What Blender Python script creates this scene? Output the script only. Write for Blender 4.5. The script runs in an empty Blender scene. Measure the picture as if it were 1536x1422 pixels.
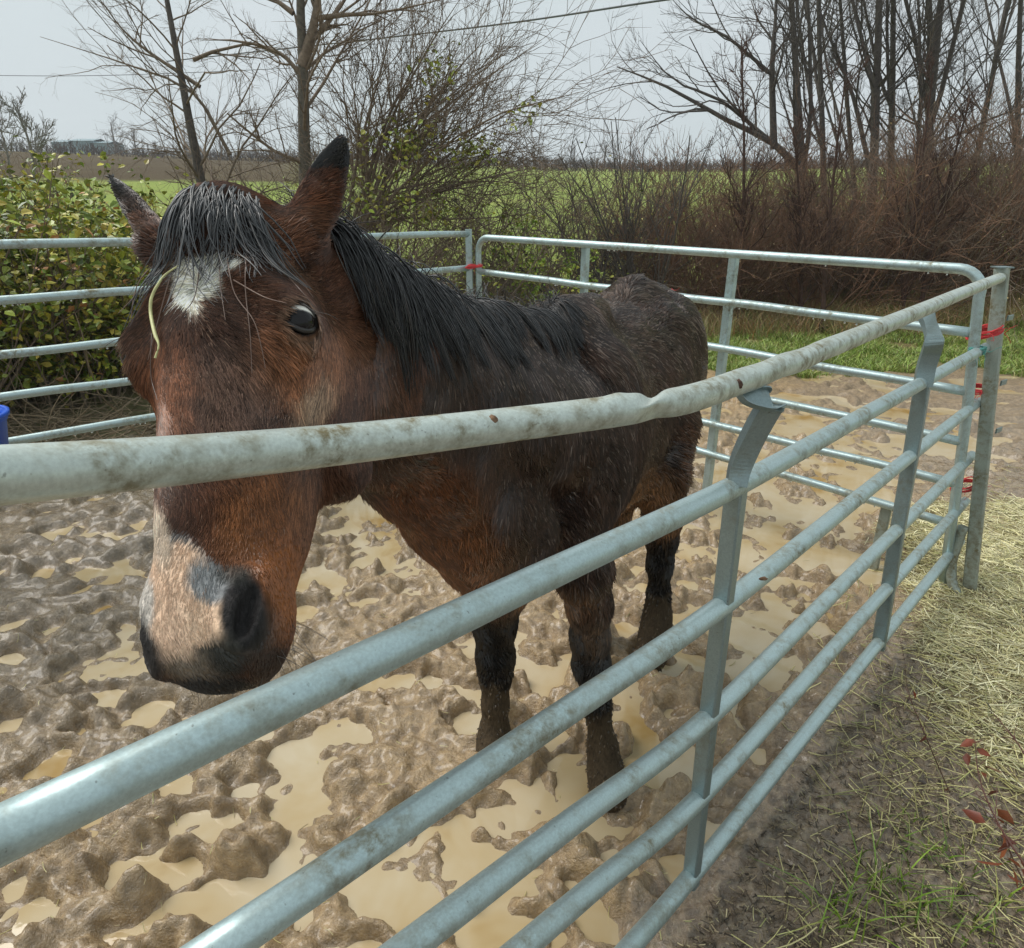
import bpy, math, random
import numpy as np
from mathutils import Vector

# ---------------------------------------------------------------- camera
SC = bpy.context.scene
SC.unit_settings.system = 'METRIC'
FPX = 1000.0                       # focal length in pixels of a 1536 px wide picture
U = 0.855                          # depth unit used below, in metres
CAMH = 1.93 * U
PITCH = math.radians(21.85)
CP, SP = math.cos(PITCH), math.sin(PITCH)
cam_data = bpy.data.cameras.new('camera')
cam = bpy.data.objects.new('camera', cam_data)
SC.collection.objects.link(cam)
cam.location = (0, 0, CAMH)
cam.rotation_euler = (math.pi / 2 - PITCH, 0, 0)
cam_data.sensor_fit = 'HORIZONTAL'
cam_data.sensor_width = 36.0
cam_data.lens = FPX / 1536 * 36.0
cam_data.clip_start = 0.02
cam_data.clip_end = 3000
SC.camera = cam

# ---------------------------------------------------------------- sky, sun, exposure (overcast, wet)
SUN_EL, SUN_ROT = math.radians(58), math.radians(-70)
world = bpy.data.worlds.new('World')
SC.world = world
world.use_nodes = True
wn, wl = world.node_tree.nodes, world.node_tree.links
wn.clear()
w_out = wn.new('ShaderNodeOutputWorld')
w_bg = wn.new('ShaderNodeBackground')
w_sky = wn.new('ShaderNodeTexSky')
w_sky.sky_type = 'NISHITA'
w_sky.sun_disc = False
w_sky.sun_elevation = SUN_EL
w_sky.sun_rotation = SUN_ROT
w_sky.dust_density = 4.0
w_sky.air_density = 1.0
w_hsv = wn.new('ShaderNodeHueSaturation')
w_hsv.inputs['Saturation'].default_value = 0.22
w_mix = wn.new('ShaderNodeMix'); w_mix.data_type = 'RGBA'
w_mix.inputs[0].default_value = 0.86          # the cloud deck covers the clear sky
w_tc = wn.new('ShaderNodeTexCoord')
w_nz = wn.new('ShaderNodeTexNoise'); w_nz.inputs['Scale'].default_value = 1.3; w_nz.inputs['Detail'].default_value = 4
w_rp = wn.new('ShaderNodeValToRGB')
w_rp.color_ramp.elements[0].position = 0.3; w_rp.color_ramp.elements[0].color = (5.6, 6.75, 6.9, 1)
w_rp.color_ramp.elements[1].position = 0.75; w_rp.color_ramp.elements[1].color = (7.2, 7.75, 8.15, 1)
wl.new(w_tc.outputs['Generated'], w_nz.inputs['Vector'])
wl.new(w_nz.outputs['Fac'], w_rp.inputs['Fac'])
wl.new(w_sky.outputs[0], w_hsv.inputs['Color'])
wl.new(w_hsv.outputs[0], w_mix.inputs[6])
wl.new(w_rp.outputs[0], w_mix.inputs[7])
wl.new(w_mix.outputs[2], w_bg.inputs['Color'])
w_bg.inputs['Strength'].default_value = 0.055
wl.new(w_bg.outputs[0], w_out.inputs['Surface'])

sun_d = bpy.data.lights.new('sun', 'SUN')
sun_d.energy = 1.5
sun_d.angle = math.radians(38)
sun_d.color = (1.0, 0.96, 0.90)
sun = bpy.data.objects.new('sun', sun_d)
SC.collection.objects.link(sun)
_az = SUN_ROT
sdir = Vector((math.sin(_az) * math.cos(SUN_EL), math.cos(_az) * math.cos(SUN_EL), math.sin(SUN_EL)))
sun.rotation_euler = sdir.to_track_quat('Z', 'Y').to_euler()
SC.view_settings.view_transform = 'Standard'
SC.view_settings.look = 'None'
SC.view_settings.gamma = 1.0
SC.view_settings.use_curve_mapping = False
SC.view_settings.exposure = 0.95

# ---------------------------------------------------------------- helpers
FW = np.array([0, CP, -SP]); DN = np.array([0, -SP, -CP]); RT = np.array([1.0, 0, 0])
CAM = np.array([0, 0, CAMH])

def P(px, py, d):
    d = d * U
    return CAM + RT * ((px - 768) / FPX * d) + DN * ((py - 711) / FPX * d) + FW * d

def G(px, py, z=0.0):
    r = RT * ((px - 768) / FPX) + DN * ((py - 711) / FPX) + FW
    t = (z - CAMH) / r[2]
    return CAM + r * t

def proj(V):
    q = np.asarray(V) - CAM
    d = q @ FW
    d = np.where(np.abs(d) < 1e-4, 1e-4, d)
    return 768 + FPX * (q @ RT) / d, 711 + FPX * (q @ DN) / d, d

def link(o, parent=None):
    SC.collection.objects.link(o)
    if parent is not None:
        o.parent = parent
    return o

def tag(o, label=None, cat=None, group=None, kind=None):
    if label: o['label'] = label
    if cat: o['category'] = cat
    if group: o['group'] = group
    if kind: o['kind'] = kind
    return o

def empty(name, loc, label, cat, group=None):
    o = bpy.data.objects.new(name, None)
    o.empty_display_size = 0.1
    o.location = tuple(loc)
    link(o)
    return tag(o, label, cat, group)

def np_mesh(name, V, F, mat=None, parent=None, smooth=True, col=None):
    """V (n,3) in world metres, F (m,k) one polygon size"""
    V = np.ascontiguousarray(V, dtype=np.float32)
    F = np.ascontiguousarray(F, dtype=np.int32)
    if parent is not None:
        V = V - np.array(parent.matrix_world.translation if parent.parent is None and False else parent_loc(parent), dtype=np.float32)
    me = bpy.data.meshes.new(name)
    m, k = F.shape
    me.vertices.add(len(V)); me.vertices.foreach_set('co', V.ravel())
    me.loops.add(m * k); me.loops.foreach_set('vertex_index', F.ravel())
    me.polygons.add(m)
    me.polygons.foreach_set('loop_start', np.arange(0, m * k, k, dtype=np.int32))
    me.polygons.foreach_set('loop_total', np.full(m, k, dtype=np.int32))
    me.polygons.foreach_set('use_smooth', np.full(m, smooth, dtype=bool))
    if col is not None:
        ca = me.color_attributes.new('Col', 'FLOAT_COLOR', 'POINT')
        c4 = np.ones((len(V), 4), dtype=np.float32); c4[:, :3] = col
        ca.data.foreach_set('color', c4.ravel())
    me.update(calc_edges=True)
    me.validate()
    if mat: me.materials.append(mat)
    o = bpy.data.objects.new(name, me)
    return link(o, parent)

def parent_loc(o):
    p = np.zeros(3)
    while o is not None:
        p = p + np.array(o.location); o = o.parent
    return p

def tubes(Pt, R, sides=6, cap=False, flat=1.0, ref=None):
    """Pt (n,k,3) R (n,k) -> verts, quads"""
    Pt = np.asarray(Pt, float); R = np.asarray(R, float)
    n, k, _ = Pt.shape
    T = np.gradient(Pt, axis=1)
    T /= np.linalg.norm(T, axis=2, keepdims=True) + 1e-12
    if ref is None:
        ref = np.tile(np.array([0.31, 0.22, 0.92]), (n, 1))
        bad = np.abs((T[:, 0] * ref).sum(1)) > 0.8
        ref[bad] = np.array([0.94, 0.27, 0.1])
    ref = ref[:, None, :]
    N1 = np.cross(T, ref); N1 /= np.linalg.norm(N1, axis=2, keepdims=True) + 1e-12
    N2 = np.cross(T, N1)
    a = np.arange(sides) * 2 * math.pi / sides
    V = Pt[:, :, None, :] + R[:, :, None, None] * (N1[:, :, None, :] * np.cos(a)[None, None, :, None] + flat * N2[:, :, None, :] * np.sin(a)[None, None, :, None])
    V = V.reshape(-1, 3)
    i = np.arange(n)[:, None, None] * (k * sides)
    j = np.arange(k - 1)[None, :, None] * sides
    s = np.arange(sides)[None, None, :]; s2 = (s + 1) % sides
    F = np.stack([i + j + s, i + j + s2, i + j + sides + s2, i + j + sides + s], -1).reshape(-1, 4)
    return V, F

def cat_geo(parts):
    Vs, Fs, o = [], [], 0
    for V, F in parts:
        Vs.append(V); Fs.append(F + o); o += len(V)
    return np.concatenate(Vs), np.concatenate(Fs)

def smooth_path(pts, n=8):
    pts = [np.array(p, float) for p in pts]
    pts = [2 * pts[0] - pts[1]] + pts + [2 * pts[-1] - pts[-2]]
    out = []
    for i in range(1, len(pts) - 2):
        p0, p1, p2, p3 = pts[i - 1:i + 3]
        for t in np.linspace(0, 1, n, endpoint=False):
            out.append(0.5 * ((2 * p1) + (-p0 + p2) * t + (2 * p0 - 5 * p1 + 4 * p2 - p3) * t * t + (-p0 + 3 * p1 - 3 * p2 + p3) * t ** 3))
    out.append(pts[-2])
    return np.array(out)

def pipe_obj(name, path, r, mat, parent, sides=20, caps=True):
    path = np.asarray(path, float)
    R = np.full((1, len(path)), r) if np.isscalar(r) else np.asarray(r)[None]
    if caps:
        d0 = path[0] - path[1]; d0 /= np.linalg.norm(d0) + 1e-9
        d1 = path[-1] - path[-2]; d1 /= np.linalg.norm(d1) + 1e-9
        path = np.concatenate([[path[0] + d0 * 1e-4], path, [path[-1] + d1 * 1e-4]])
        R = np.concatenate([[[1e-4]], R, [[1e-4]]], axis=1)
    V, F = tubes(path[None], R, sides)
    if sides >= 20:                       # welded seam: one fine groove along the tube
        Vr = V.reshape(len(path), sides, 3); j = 13
        Vr[:, j] += (path - Vr[:, j]) * .045
    return np_mesh(name, V, F, mat, parent)

def bar_obj(name, path, w, t, wdir, mat, parent, open_channel=False):
    """flat bar / channel swept along path; wdir = width direction(s)"""
    path = np.asarray(path, float); k = len(path)
    T = np.gradient(path, axis=0); T /= np.linalg.norm(T, axis=1, keepdims=True)
    W = np.asarray(wdir, float)
    if W.ndim == 1: W = np.tile(W, (k, 1))
    W = W - (W * T).sum(1, keepdims=True) * T
    W /= np.linalg.norm(W, axis=1, keepdims=True)
    N = np.cross(T, W)
    w = np.full(k, w) if np.isscalar(w) else np.asarray(w)
    t = np.full(k, t) if np.isscalar(t) else np.asarray(t)
    if open_channel:
        th = 0.0028
        prof = [(-1, 1), (-1, -1), (1, -1), (1, 1), (1, 1), (1, -1), (-1, -1), (-1, 1)]
        off = [(0, 0), (0, 0), (0, 0), (0, 0), (-th, 0), (-th, th), (th, th), (th, 0)]
    else:
        b = 0.18
        prof = [(-1 + b, -1), (1 - b, -1), (1, -1 + b * 1.5), (1, 1 - b * 1.5), (1 - b, 1), (-1 + b, 1), (-1, 1 - b * 1.5), (-1, -1 + b * 1.5)]
        off = [(0, 0)] * 8
    rings = []
    for (a, c), (oa, oc) in zip(prof, off):
        rings.append(path + W * (a * w[:, None] / 2 + oa) + N * (c * t[:, None] / 2 + oc))
    V = np.stack(rings, 1).reshape(-1, 3)
    s = len(prof); j = np.arange(k - 1)[:, None] * s; q = np.arange(s)[None]; q2 = (q + 1) % s
    F = np.stack([j + q, j + q2, j + s + q2, j + s + q], -1).reshape(-1, 4)
    if open_channel:
        c0 = [[0, 1, 6, 7], [1, 2, 5, 6], [2, 3, 4, 5]]
    else:
        c0 = [[0, 1, 2, 7], [7, 2, 3, 6], [6, 3, 4, 5]]
    caps = np.array([[a + e for a in c] for e in (0, (k - 1) * s) for c in c0])
    F = np.concatenate([F, caps])
    return np_mesh(name, V, F, mat, parent, smooth=False)

def lathe(prof, sides=24):
    """prof [(r,z)] -> verts, quads around z"""
    a = np.arange(sides) * 2 * math.pi / sides
    V = np.array([[r * math.cos(t), r * math.sin(t), z] for r, z in prof for t in a])
    k = len(prof)
    j = np.arange(k - 1)[:, None] * sides; s = np.arange(sides)[None]; s2 = (s + 1) % sides
    return V, np.stack([j + s, j + s2, j + sides + s2, j + sides + s], -1).reshape(-1, 4)

# ---- numpy noise
_rs = np.random.RandomState(7)
_perm = _rs.permutation(256).astype(np.int64); _perm = np.concatenate([_perm, _perm, _perm])
_g2 = np.stack([np.cos(np.arange(256) * 2.399963), np.sin(np.arange(256) * 2.399963)], 1)
def noise2(x, y, seed=0):
    x = x + seed * 17.31; y = y + seed * 9.17
    xi = np.floor(x).astype(np.int64); yi = np.floor(y).astype(np.int64)
    xf = x - xi; yf = y - yi
    xi &= 255; yi &= 255
    u = xf * xf * xf * (xf * (xf * 6 - 15) + 10); v = yf * yf * yf * (yf * (yf * 6 - 15) + 10)
    def g(ix, iy, dx, dy):
        h = _perm[_perm[ix & 255] + (iy & 255)]
        gg = _g2[h]
        return gg[..., 0] * dx + gg[..., 1] * dy
    n00 = g(xi, yi, xf, yf); n10 = g(xi + 1, yi, xf - 1, yf)
    n01 = g(xi, yi + 1, xf, yf - 1); n11 = g(xi + 1, yi + 1, xf - 1, yf - 1)
    return 1.5 * ((n00 * (1 - u) + n10 * u) * (1 - v) + (n01 * (1 - u) + n11 * u) * v)
def fbm2(x, y, oct=4, seed=0, gain=0.5):
    a, s, t = 1.0, 0.0, 0.0
    for i in range(oct):
        s = s + a * noise2(x * 2 ** i, y * 2 ** i, seed + i * 3); t += a; a *= gain
    return s / t
def noise3(p, f, seed=0):
    """cheap 3d noise, -1..1"""
    a, b, c = p[..., 0] * f, p[..., 1] * f, p[..., 2] * f
    return (noise2(a + 0.31 * c, b - 0.53 * c, seed) + noise2(b + 0.4 * a + 5, c + 0.2 * a + 3, seed + 5) + noise2(c + 9, a - 0.3 * b + 2, seed + 9)) / 2.0
def sstep(a, b, x):
    t = np.clip((x - a) / (b - a), 0, 1); return t * t * (3 - 2 * t)

# ---- materials
def new_mat(name):
    m = bpy.data.materials.new(name); m.use_nodes = True
    nt = m.node_tree; nt.nodes.clear()
    out = nt.nodes.new('ShaderNodeOutputMaterial')
    b = nt.nodes.new('ShaderNodeBsdfPrincipled')
    nt.links.new(b.outputs[0], out.inputs[0])
    return m, nt, b
def nd(nt, t, **kw):
    n = nt.nodes.new(t)
    for k, v in kw.items():
        if k in ('operation', 'blend_type', 'data_type', 'attribute_name', 'layer_name', 'feature', 'musgrave_type', 'noise_dimensions', 'distance', 'use_clamp', 'clamp'): setattr(n, k, v)
        else: n.inputs[k.replace('_', ' ')].default_value = v
    return n
def ramp(nt, fac, stops):
    r = nt.nodes.new('ShaderNodeValToRGB')
    el = r.color_ramp.elements
    while len(el) < len(stops): el.new(0.5)
    for e, (p, c) in zip(el, stops):
        e.position = p; e.color = (*c, 1) if len(c) == 3 else c
    if fac is not None: nt.links.new(fac, r.inputs[0])
    return r
def mixc(nt, fac, a, b, mode='MIX'):
    m = nt.nodes.new('ShaderNodeMix'); m.data_type = 'RGBA'; m.blend_type = mode
    for sock, v in ((m.inputs[0], fac), (m.inputs[6], a), (m.inputs[7], b)):
        if isinstance(v, (int, float)): sock.default_value = v
        elif isinstance(v, tuple): sock.default_value = (*v, 1) if len(v) == 3 else v
        else: nt.links.new(v, sock)
    return m.outputs[2]
def math_(nt, op, a, b=0.0, c=None, clamp=False):
    m = nt.nodes.new('ShaderNodeMath'); m.operation = op; m.use_clamp = clamp
    for i, v in enumerate((a, b) if c is None else (a, b, c)):
        if isinstance(v, (int, float)): m.inputs[i].default_value = v
        else: nt.links.new(v, m.inputs[i])
    return m.outputs[0]
def pos(nt):
    return nt.nodes.new('ShaderNodeNewGeometry').outputs['Position']
def tex(nt, vec, scale, detail=4, rough=0.5, dist=0.0, out='Fac'):
    n = nt.nodes.new('ShaderNodeTexNoise')
    n.inputs['Scale'].default_value = scale; n.inputs['Detail'].default_value = detail
    n.inputs['Roughness'].default_value = rough; n.inputs['Distortion'].default_value = dist
    nt.links.new(vec, n.inputs['Vector'])
    return n.outputs[out]
def bump(nt, b, h, strength=0.3, dist=0.01):
    n = nt.nodes.new('ShaderNodeBump'); n.inputs['Strength'].default_value = strength; n.inputs['Distance'].default_value = dist
    nt.links.new(h, n.inputs['Height']); nt.links.new(n.outputs[0], b.inputs['Normal'])
    return n

def galv_mat(name, base, dirt=0.5, rough=0.36, metallic=0.35):
    m, nt, b = new_mat(name)
    p = pos(nt)
    sp = tex(nt, p, 260, 3, 0.6)
    c1 = ramp(nt, sp, [(0.35, tuple(x * 0.90 for x in base)), (0.65, tuple(min(1, x * 1.08) for x in base))]).outputs[0]
    big = tex(nt, p, 7, 5, 0.65, 0.6)
    dm = ramp(nt, big, [(0.56 - dirt * 0.16, (0, 0, 0)), (0.78 - dirt * 0.12, (1, 1, 1))]).outputs[0]
    sm = tex(nt, p, 45, 4, 0.7)
    dm2 = math_(nt, 'MULTIPLY', dm, ramp(nt, sm, [(0.4, (0, 0, 0)), (0.62, (1, 1, 1))]).outputs[0])
    dm2 = math_(nt, 'MULTIPLY', dm2, 0.35 + dirt * 0.8, clamp=True)
    c2 = mixc(nt, dm2, c1, (0.20, 0.17, 0.095))
    fl = ramp(nt, tex(nt, p, 160, 2, 0.5), [(0.70, (0, 0, 0)), (0.76, (1, 1, 1))]).outputs[0]
    c3 = mixc(nt, math_(nt, 'MULTIPLY', fl, 0.5), c2, (0.09, 0.08, 0.06))
    nt.links.new(c3, b.inputs['Base Color'])
    b.inputs['Metallic'].default_value = metallic
    rr = math_(nt, 'ADD', math_(nt, 'MULTIPLY', dm2, 0.35), rough)
    nt.links.new(rr, b.inputs['Roughness'])
    bump(nt, b, tex(nt, p, 40, 3, 0.5), 0.10, 0.004)
    return m

def simple_mat(name, col, rough=0.6, var=0.25, scale=30, spec=0.5, metallic=0.0, bumpd=0.0):
    m, nt, b = new_mat(name)
    p = pos(nt)
    n = tex(nt, p, scale, 4, 0.6)
    c = ramp(nt, n, [(0.3, tuple(x * (1 - var) for x in col)), (0.7, tuple(min(1, x * (1 + var)) for x in col))]).outputs[0]
    nt.links.new(c, b.inputs['Base Color'])
    b.inputs['Roughness'].default_value = rough
    b.inputs['Specular IOR Level'].default_value = spec
    b.inputs['Metallic'].default_value = metallic
    if bumpd: bump(nt, b, n, 0.6, bumpd)
    return m

def col_mat(name, rough=0.5, spec=0.5, trans=0.0, noise_scale=0.0, var=0.2):
    """takes its colour from the 'Col' attribute of the mesh"""
    m, nt, b = new_mat(name)
    a = nt.nodes.new('ShaderNodeVertexColor'); a.layer_name = 'Col'
    c = a.outputs[0]
    if noise_scale:
        n = tex(nt, pos(nt), noise_scale, 4, 0.65)
        c = mixc(nt, 1.0, c, ramp(nt, n, [(0.3, (1 - var,) * 3), (0.7, (1 + var,) * 3)]).outputs[0], 'MULTIPLY')
    nt.links.new(c, b.inputs['Base Color'])
    b.inputs['Roughness'].default_value = rough
    b.inputs['Specular IOR Level'].default_value = spec
    return m
# ================================================================ corral panels
M_GALV = galv_mat('galvanised_steel', (0.44, 0.55, 0.56), 0.75, 0.42, 0.62)
M_GALV_OLD = galv_mat('weathered_galvanised_steel', (0.54, 0.60, 0.56), 1.0, 0.40, 0.5)
M_CHAN = galv_mat('grey_channel_steel', (0.25, 0.32, 0.33), 0.45, 0.36, 0.55)
M_POST = galv_mat('grimy_post_steel', (0.33, 0.37, 0.33), 1.1, 0.5, 0.3)
PR = 0.0205    # pipe radius

def lerp(a, b, t): return np.asarray(a) * (1 - t) + np.asarray(b) * t
def line(a, b, n=2): return np.array([lerp(a, b, t) for t in np.linspace(0, 1, n)])
def dz(p, z): q = np.array(p, float); q[2] = z; return q

DROPS = {}
def drops_on(paths, n, parent, seed, name='water_drop', r=0.0035):
    rr = np.random.RandomState(seed)
    V0, F0 = lathe([(0.0001, 0.0), (0.6, -0.25), (0.95, -0.8), (0.7, -1.5), (0.0001, -1.8)], 6)
    geo = []
    for _ in range(n):
        pth = paths[rr.randint(len(paths))]
        t = rr.rand(); k = rr.randint(len(pth) - 1)
        p = lerp(pth[k], pth[k + 1], t) - np.array([0, 0, PR])
        s = r * (0.6 + 0.7 * rr.rand())
        geo.append((V0 * s + p, F0))
    V, F = cat_geo(geo)
    o = np_mesh(name, V, F, M_DROP, parent)
    o['kind'] = 'stuff'
m, nt, b = new_mat('clear_water_drop')
b.inputs['Base Color'].default_value = (0.9, 0.95, 0.97, 1); b.inputs['Roughness'].default_value = 0.02
b.inputs['IOR'].default_value = 1.33; b.inputs['Transmission Weight'].default_value = 0.55
M_DROP = m

# ---- near panel: two straight runs, crushed at the top
corner_top = P(1500, 414, 3.17)
# rails: far end pixel/depth, first upright, near (left) end
def near_depth(x, tbl):
    xs = [a for a, _ in tbl]; ds = [1.0 / b for _, b in tbl]
    return 1.0 / np.interp(x, xs, ds)

near = empty('corral_panel', G(1448, 888), 'nearest corral panel, with a dented top rail and crushed upper ends of its uprights', 'corral panel', 'steel panels of the horse pen')
# post foot reference
Yc = P(1478, 522, 3.3)[1]
def at_Y(px, py, Y):
    r = RT * ((px - 768) / FPX) + DN * ((py - 711) / FPX) + FW
    return CAM + r * (Y / r[1])
Y_far = 3.29 * U; Y_u1 = 1.312 * U
far_pts = [at_Y(1500, 416, Y_far), at_Y(1479, 521, Y_far), at_Y(1467, 603, Y_far), at_Y(1458, 683, Y_far), at_Y(1448, 752, Y_far), at_Y(1440, 812, Y_far)]
u1_px = [(1108, 577), (1105, 728), (1084, 908), (1063, 1075), (1050, 1195), (1038, 1312)]
u1_pts = [at_Y(x, y, Y_u1) for x, y in u1_px]
u2_px = [(1388, 463), (1384, 577), (1366, 687), (1347, 797), (1333, 884), (1320, 962)]

rail_paths = []
# rails 2..6 carry on past the first upright towards the camera's left
ext_px = [None, (-60, 1281), (230, 1490), (470, 1530), (620, 1560), (800, 1590)]
dn = [None, .048 * 1000 / 92, 0.70, 0.86, 1.05, 1.30]
for i in range(1, 6):
    a = far_pts[i]; m_ = u1_pts[i]
    e = P(ext_px[i][0], ext_px[i][1], dn[i])
    pa = smooth_path([a, lerp(a, m_, .33), lerp(a, m_, .66), m_, lerp(m_, e, .5), e], 6)
    rail_paths.append(pa)
    pipe_obj('rail', pa, PR * (1.0 if i < 4 else 1.0), M_GALV, near)
# top rail: dented at x=950
def rail_top_obj():
    pts = [P(1502, 416, 3.19), P(1440, 441, 2.557), P(1388, 463, 2.19), P(1265, 513, 1.637), P(1185, 545, 1.406), P(1108, 573, 1.238),
           P(1040, 597, 1.12), P(985, 608, 1.06), P(950, 613, 1.02), P(900, 620, .985), P(740, 640, .905), P(500, 668, .768), P(250, 692, .625), P(0, 713, .52), P(-120, 722, .47)]
    pa = smooth_path(pts, 8)
    for _ in range(6): pa[1:-1] = pa[1:-1] * .5 + (pa[:-2] + pa[2:]) * .25
    R = np.full(len(pa), PR)
    px, py, d = proj(pa)
    V, F = tubes(pa[None], R[None], 28)
    # dent: push the upper skin in near x=955
    vx, vy, vd = proj(V)
    cx = np.interp(vx, px[::-1], py[::-1])
    up = sstep(-0.2, 1, (cx - vy) / 18.0)
    V[:, 2] -= 0.011 * np.exp(-((vx - 962 - (cx - vy) * 0.7) / 13.0) ** 2) * up
    V[:, 2] += 0.003 * np.exp(-((vx - 925) / 14.0) ** 2) * up
    V[:, 1] += 0.010 * np.exp(-((vx - 985) / 20.0) ** 2) * sstep(-.5, .8, (vy - cx) / 18.0) 
    V[:, 2] -= 0.002 * np.sin(vx * 0.09) * np.exp(-((vx - 1180) / 60.0) ** 2)
    o = np_mesh('top_rail', V, F, M_GALV_OLD, near)
    o['label'] = 'weathered bent top rail with a deep dent'
    rail_paths.insert(0, pa)
rail_top_obj()

pd = far_pts[3] - u1_pts[3]; pd[2] = 0; pd /= np.linalg.norm(pd)       # along the panel
pn = np.array([pd[1], -pd[0], 0])                                      # out of the pen
# uprights
def P2(px, py, d): return P(px, py, d)
def along(i, t): return lerp(u1_pts[i], far_pts[i], t)
def find_t(i, x):
    best = min(np.linspace(0, 1, 400), key=lambda t: abs(proj(along(i, t)[None])[0][0] - x)); return best
# first upright, straight part
s1 = [u1_pts[1] + np.array([0, 0, .01]), u1_pts[2], u1_pts[3], u1_pts[4], u1_pts[5] - np.array([0, 0, 0.03])]
bar_obj('upright', smooth_path(s1, 3), 0.034, 0.030, pn, M_CHAN, near)
# crushed part of the first upright: from rail 2 up, folded over and back to the top rail
d2 = proj(u1_pts[1][None])[2][0] / U
cr = [P(1104, 728, d2 - .028), P(1110, 700, d2 - .035), P(1122, 670, d2 - .055), P(1137, 640, d2 - .085), P(1150, 617, d2 - .11), P(1158, 606, d2 - .125), P(1160, 601, d2 - .13), P(1156, 598, d2 - .135), P(1142, 597, d2 - .14), P(1126, 594, d2 - .15), P(1112, 588, d2 - .16), P(1102, 578, d2 - .17)]
crp = smooth_path(cr, 5)
k = len(crp); wd = np.zeros((k, 3)); tt = np.linspace(0, 1, k)
for j in range(k):
    a = np.array([0.95, -0.05, 0.28]); bb = np.array([0.30, -0.65, -0.72])
    wd[j] = lerp(a, bb, sstep(0.38, 0.60, tt[j]))
cob = bar_obj('crushed_upright_end', crp, np.interp(tt, [0, .15, .5, .62, .9, 1], [.034, .038, .042, .044, .038, .030]), np.interp(tt, [0, .12, .45, .58, 1], [.024, .022, .018, .010, .010]), wd, M_CHAN, near, open_channel=True)
cob['label'] = 'torn channel end folded over below the top rail'
# second upright
t2 = find_t(2, 1366); t6 = find_t(5, 1320)
u2 = [along(i, find_t(i, u2_px[i][0])) for i in range(1, 6)]
bar_obj('upright', smooth_path([u2[0] + np.array([0, 0, .01])] + u2[1:4] + [u2[4] - np.array([0, 0, .03])], 3), 0.044, 0.030, pn, M_CHAN, near)
dq = proj(u2[0][None])[2][0] / U
cr2 = [P(1384, 580, dq - .02), P(1389, 552, dq - .04), P(1396, 530, dq - .07), P(1400, 517, dq - .10), P(1401, 508, dq - .10), P(1397, 495, dq - .06), P(1392, 482, dq - .03), P(1388, 470, dq)]
cp2 = smooth_path(cr2, 4); k = len(cp2); tt = np.linspace(0, 1, k)
wd = np.array([lerp([0.95, -0.3, 0.1], [0.75, -0.6, -0.3], sstep(.4, .6, t)) for t in tt])
c2o = bar_obj('crushed_upright_end', cp2, np.interp(tt, [0, .5, .8, 1], [.050, .052, .036, .045]), np.interp(tt, [0, .4, .6, 1], [.026, .018, .016, .026]), wd, M_CHAN, near, open_channel=True)
c2o['label'] = 'kinked channel end under the far part of the top rail'
# end post of the near panel
pt = at_Y(1503, 402, Y_far + .015); pb = G(1456, 893)
pm = lerp(pt, pb, .5)
bar_obj('end_post', line(pt, dz(pb, -0.05), 6), 0.052, 0.040, pn, M_POST, near)
np_mesh('post_cap', *(lambda c: (np.array([[c[0] + sx * .031, c[1] + sy * .027, c[2] + sz] for sz in (0.001, .006) for sx, sy in ((-1, -1), (1, -1), (1, 1), (-1, 1))]),
        np.array([[0, 3, 2, 1], [4, 5, 6, 7], [0, 1, 5, 4], [1, 2, 6, 5], [2, 3, 7, 6], [3, 0, 4, 7]])))(pt), M_CHAN, near, smooth=False)
# weld collars and latch lugs of the end post
for hh in (0.18, 0.52, 0.78):
    c = lerp(pt, pb, hh * .55 + .04) + pn * 0.03 + pd * 0.03
    bar_obj('latch_lug', line(c, c + pd * 0.05 + pn * .01, 2), 0.022, 0.006, np.array([0, 0, 1.0]), M_CHAN, near)
drops_on([p[5:22] for p in rail_paths[1:]], 26, near, 3)

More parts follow.
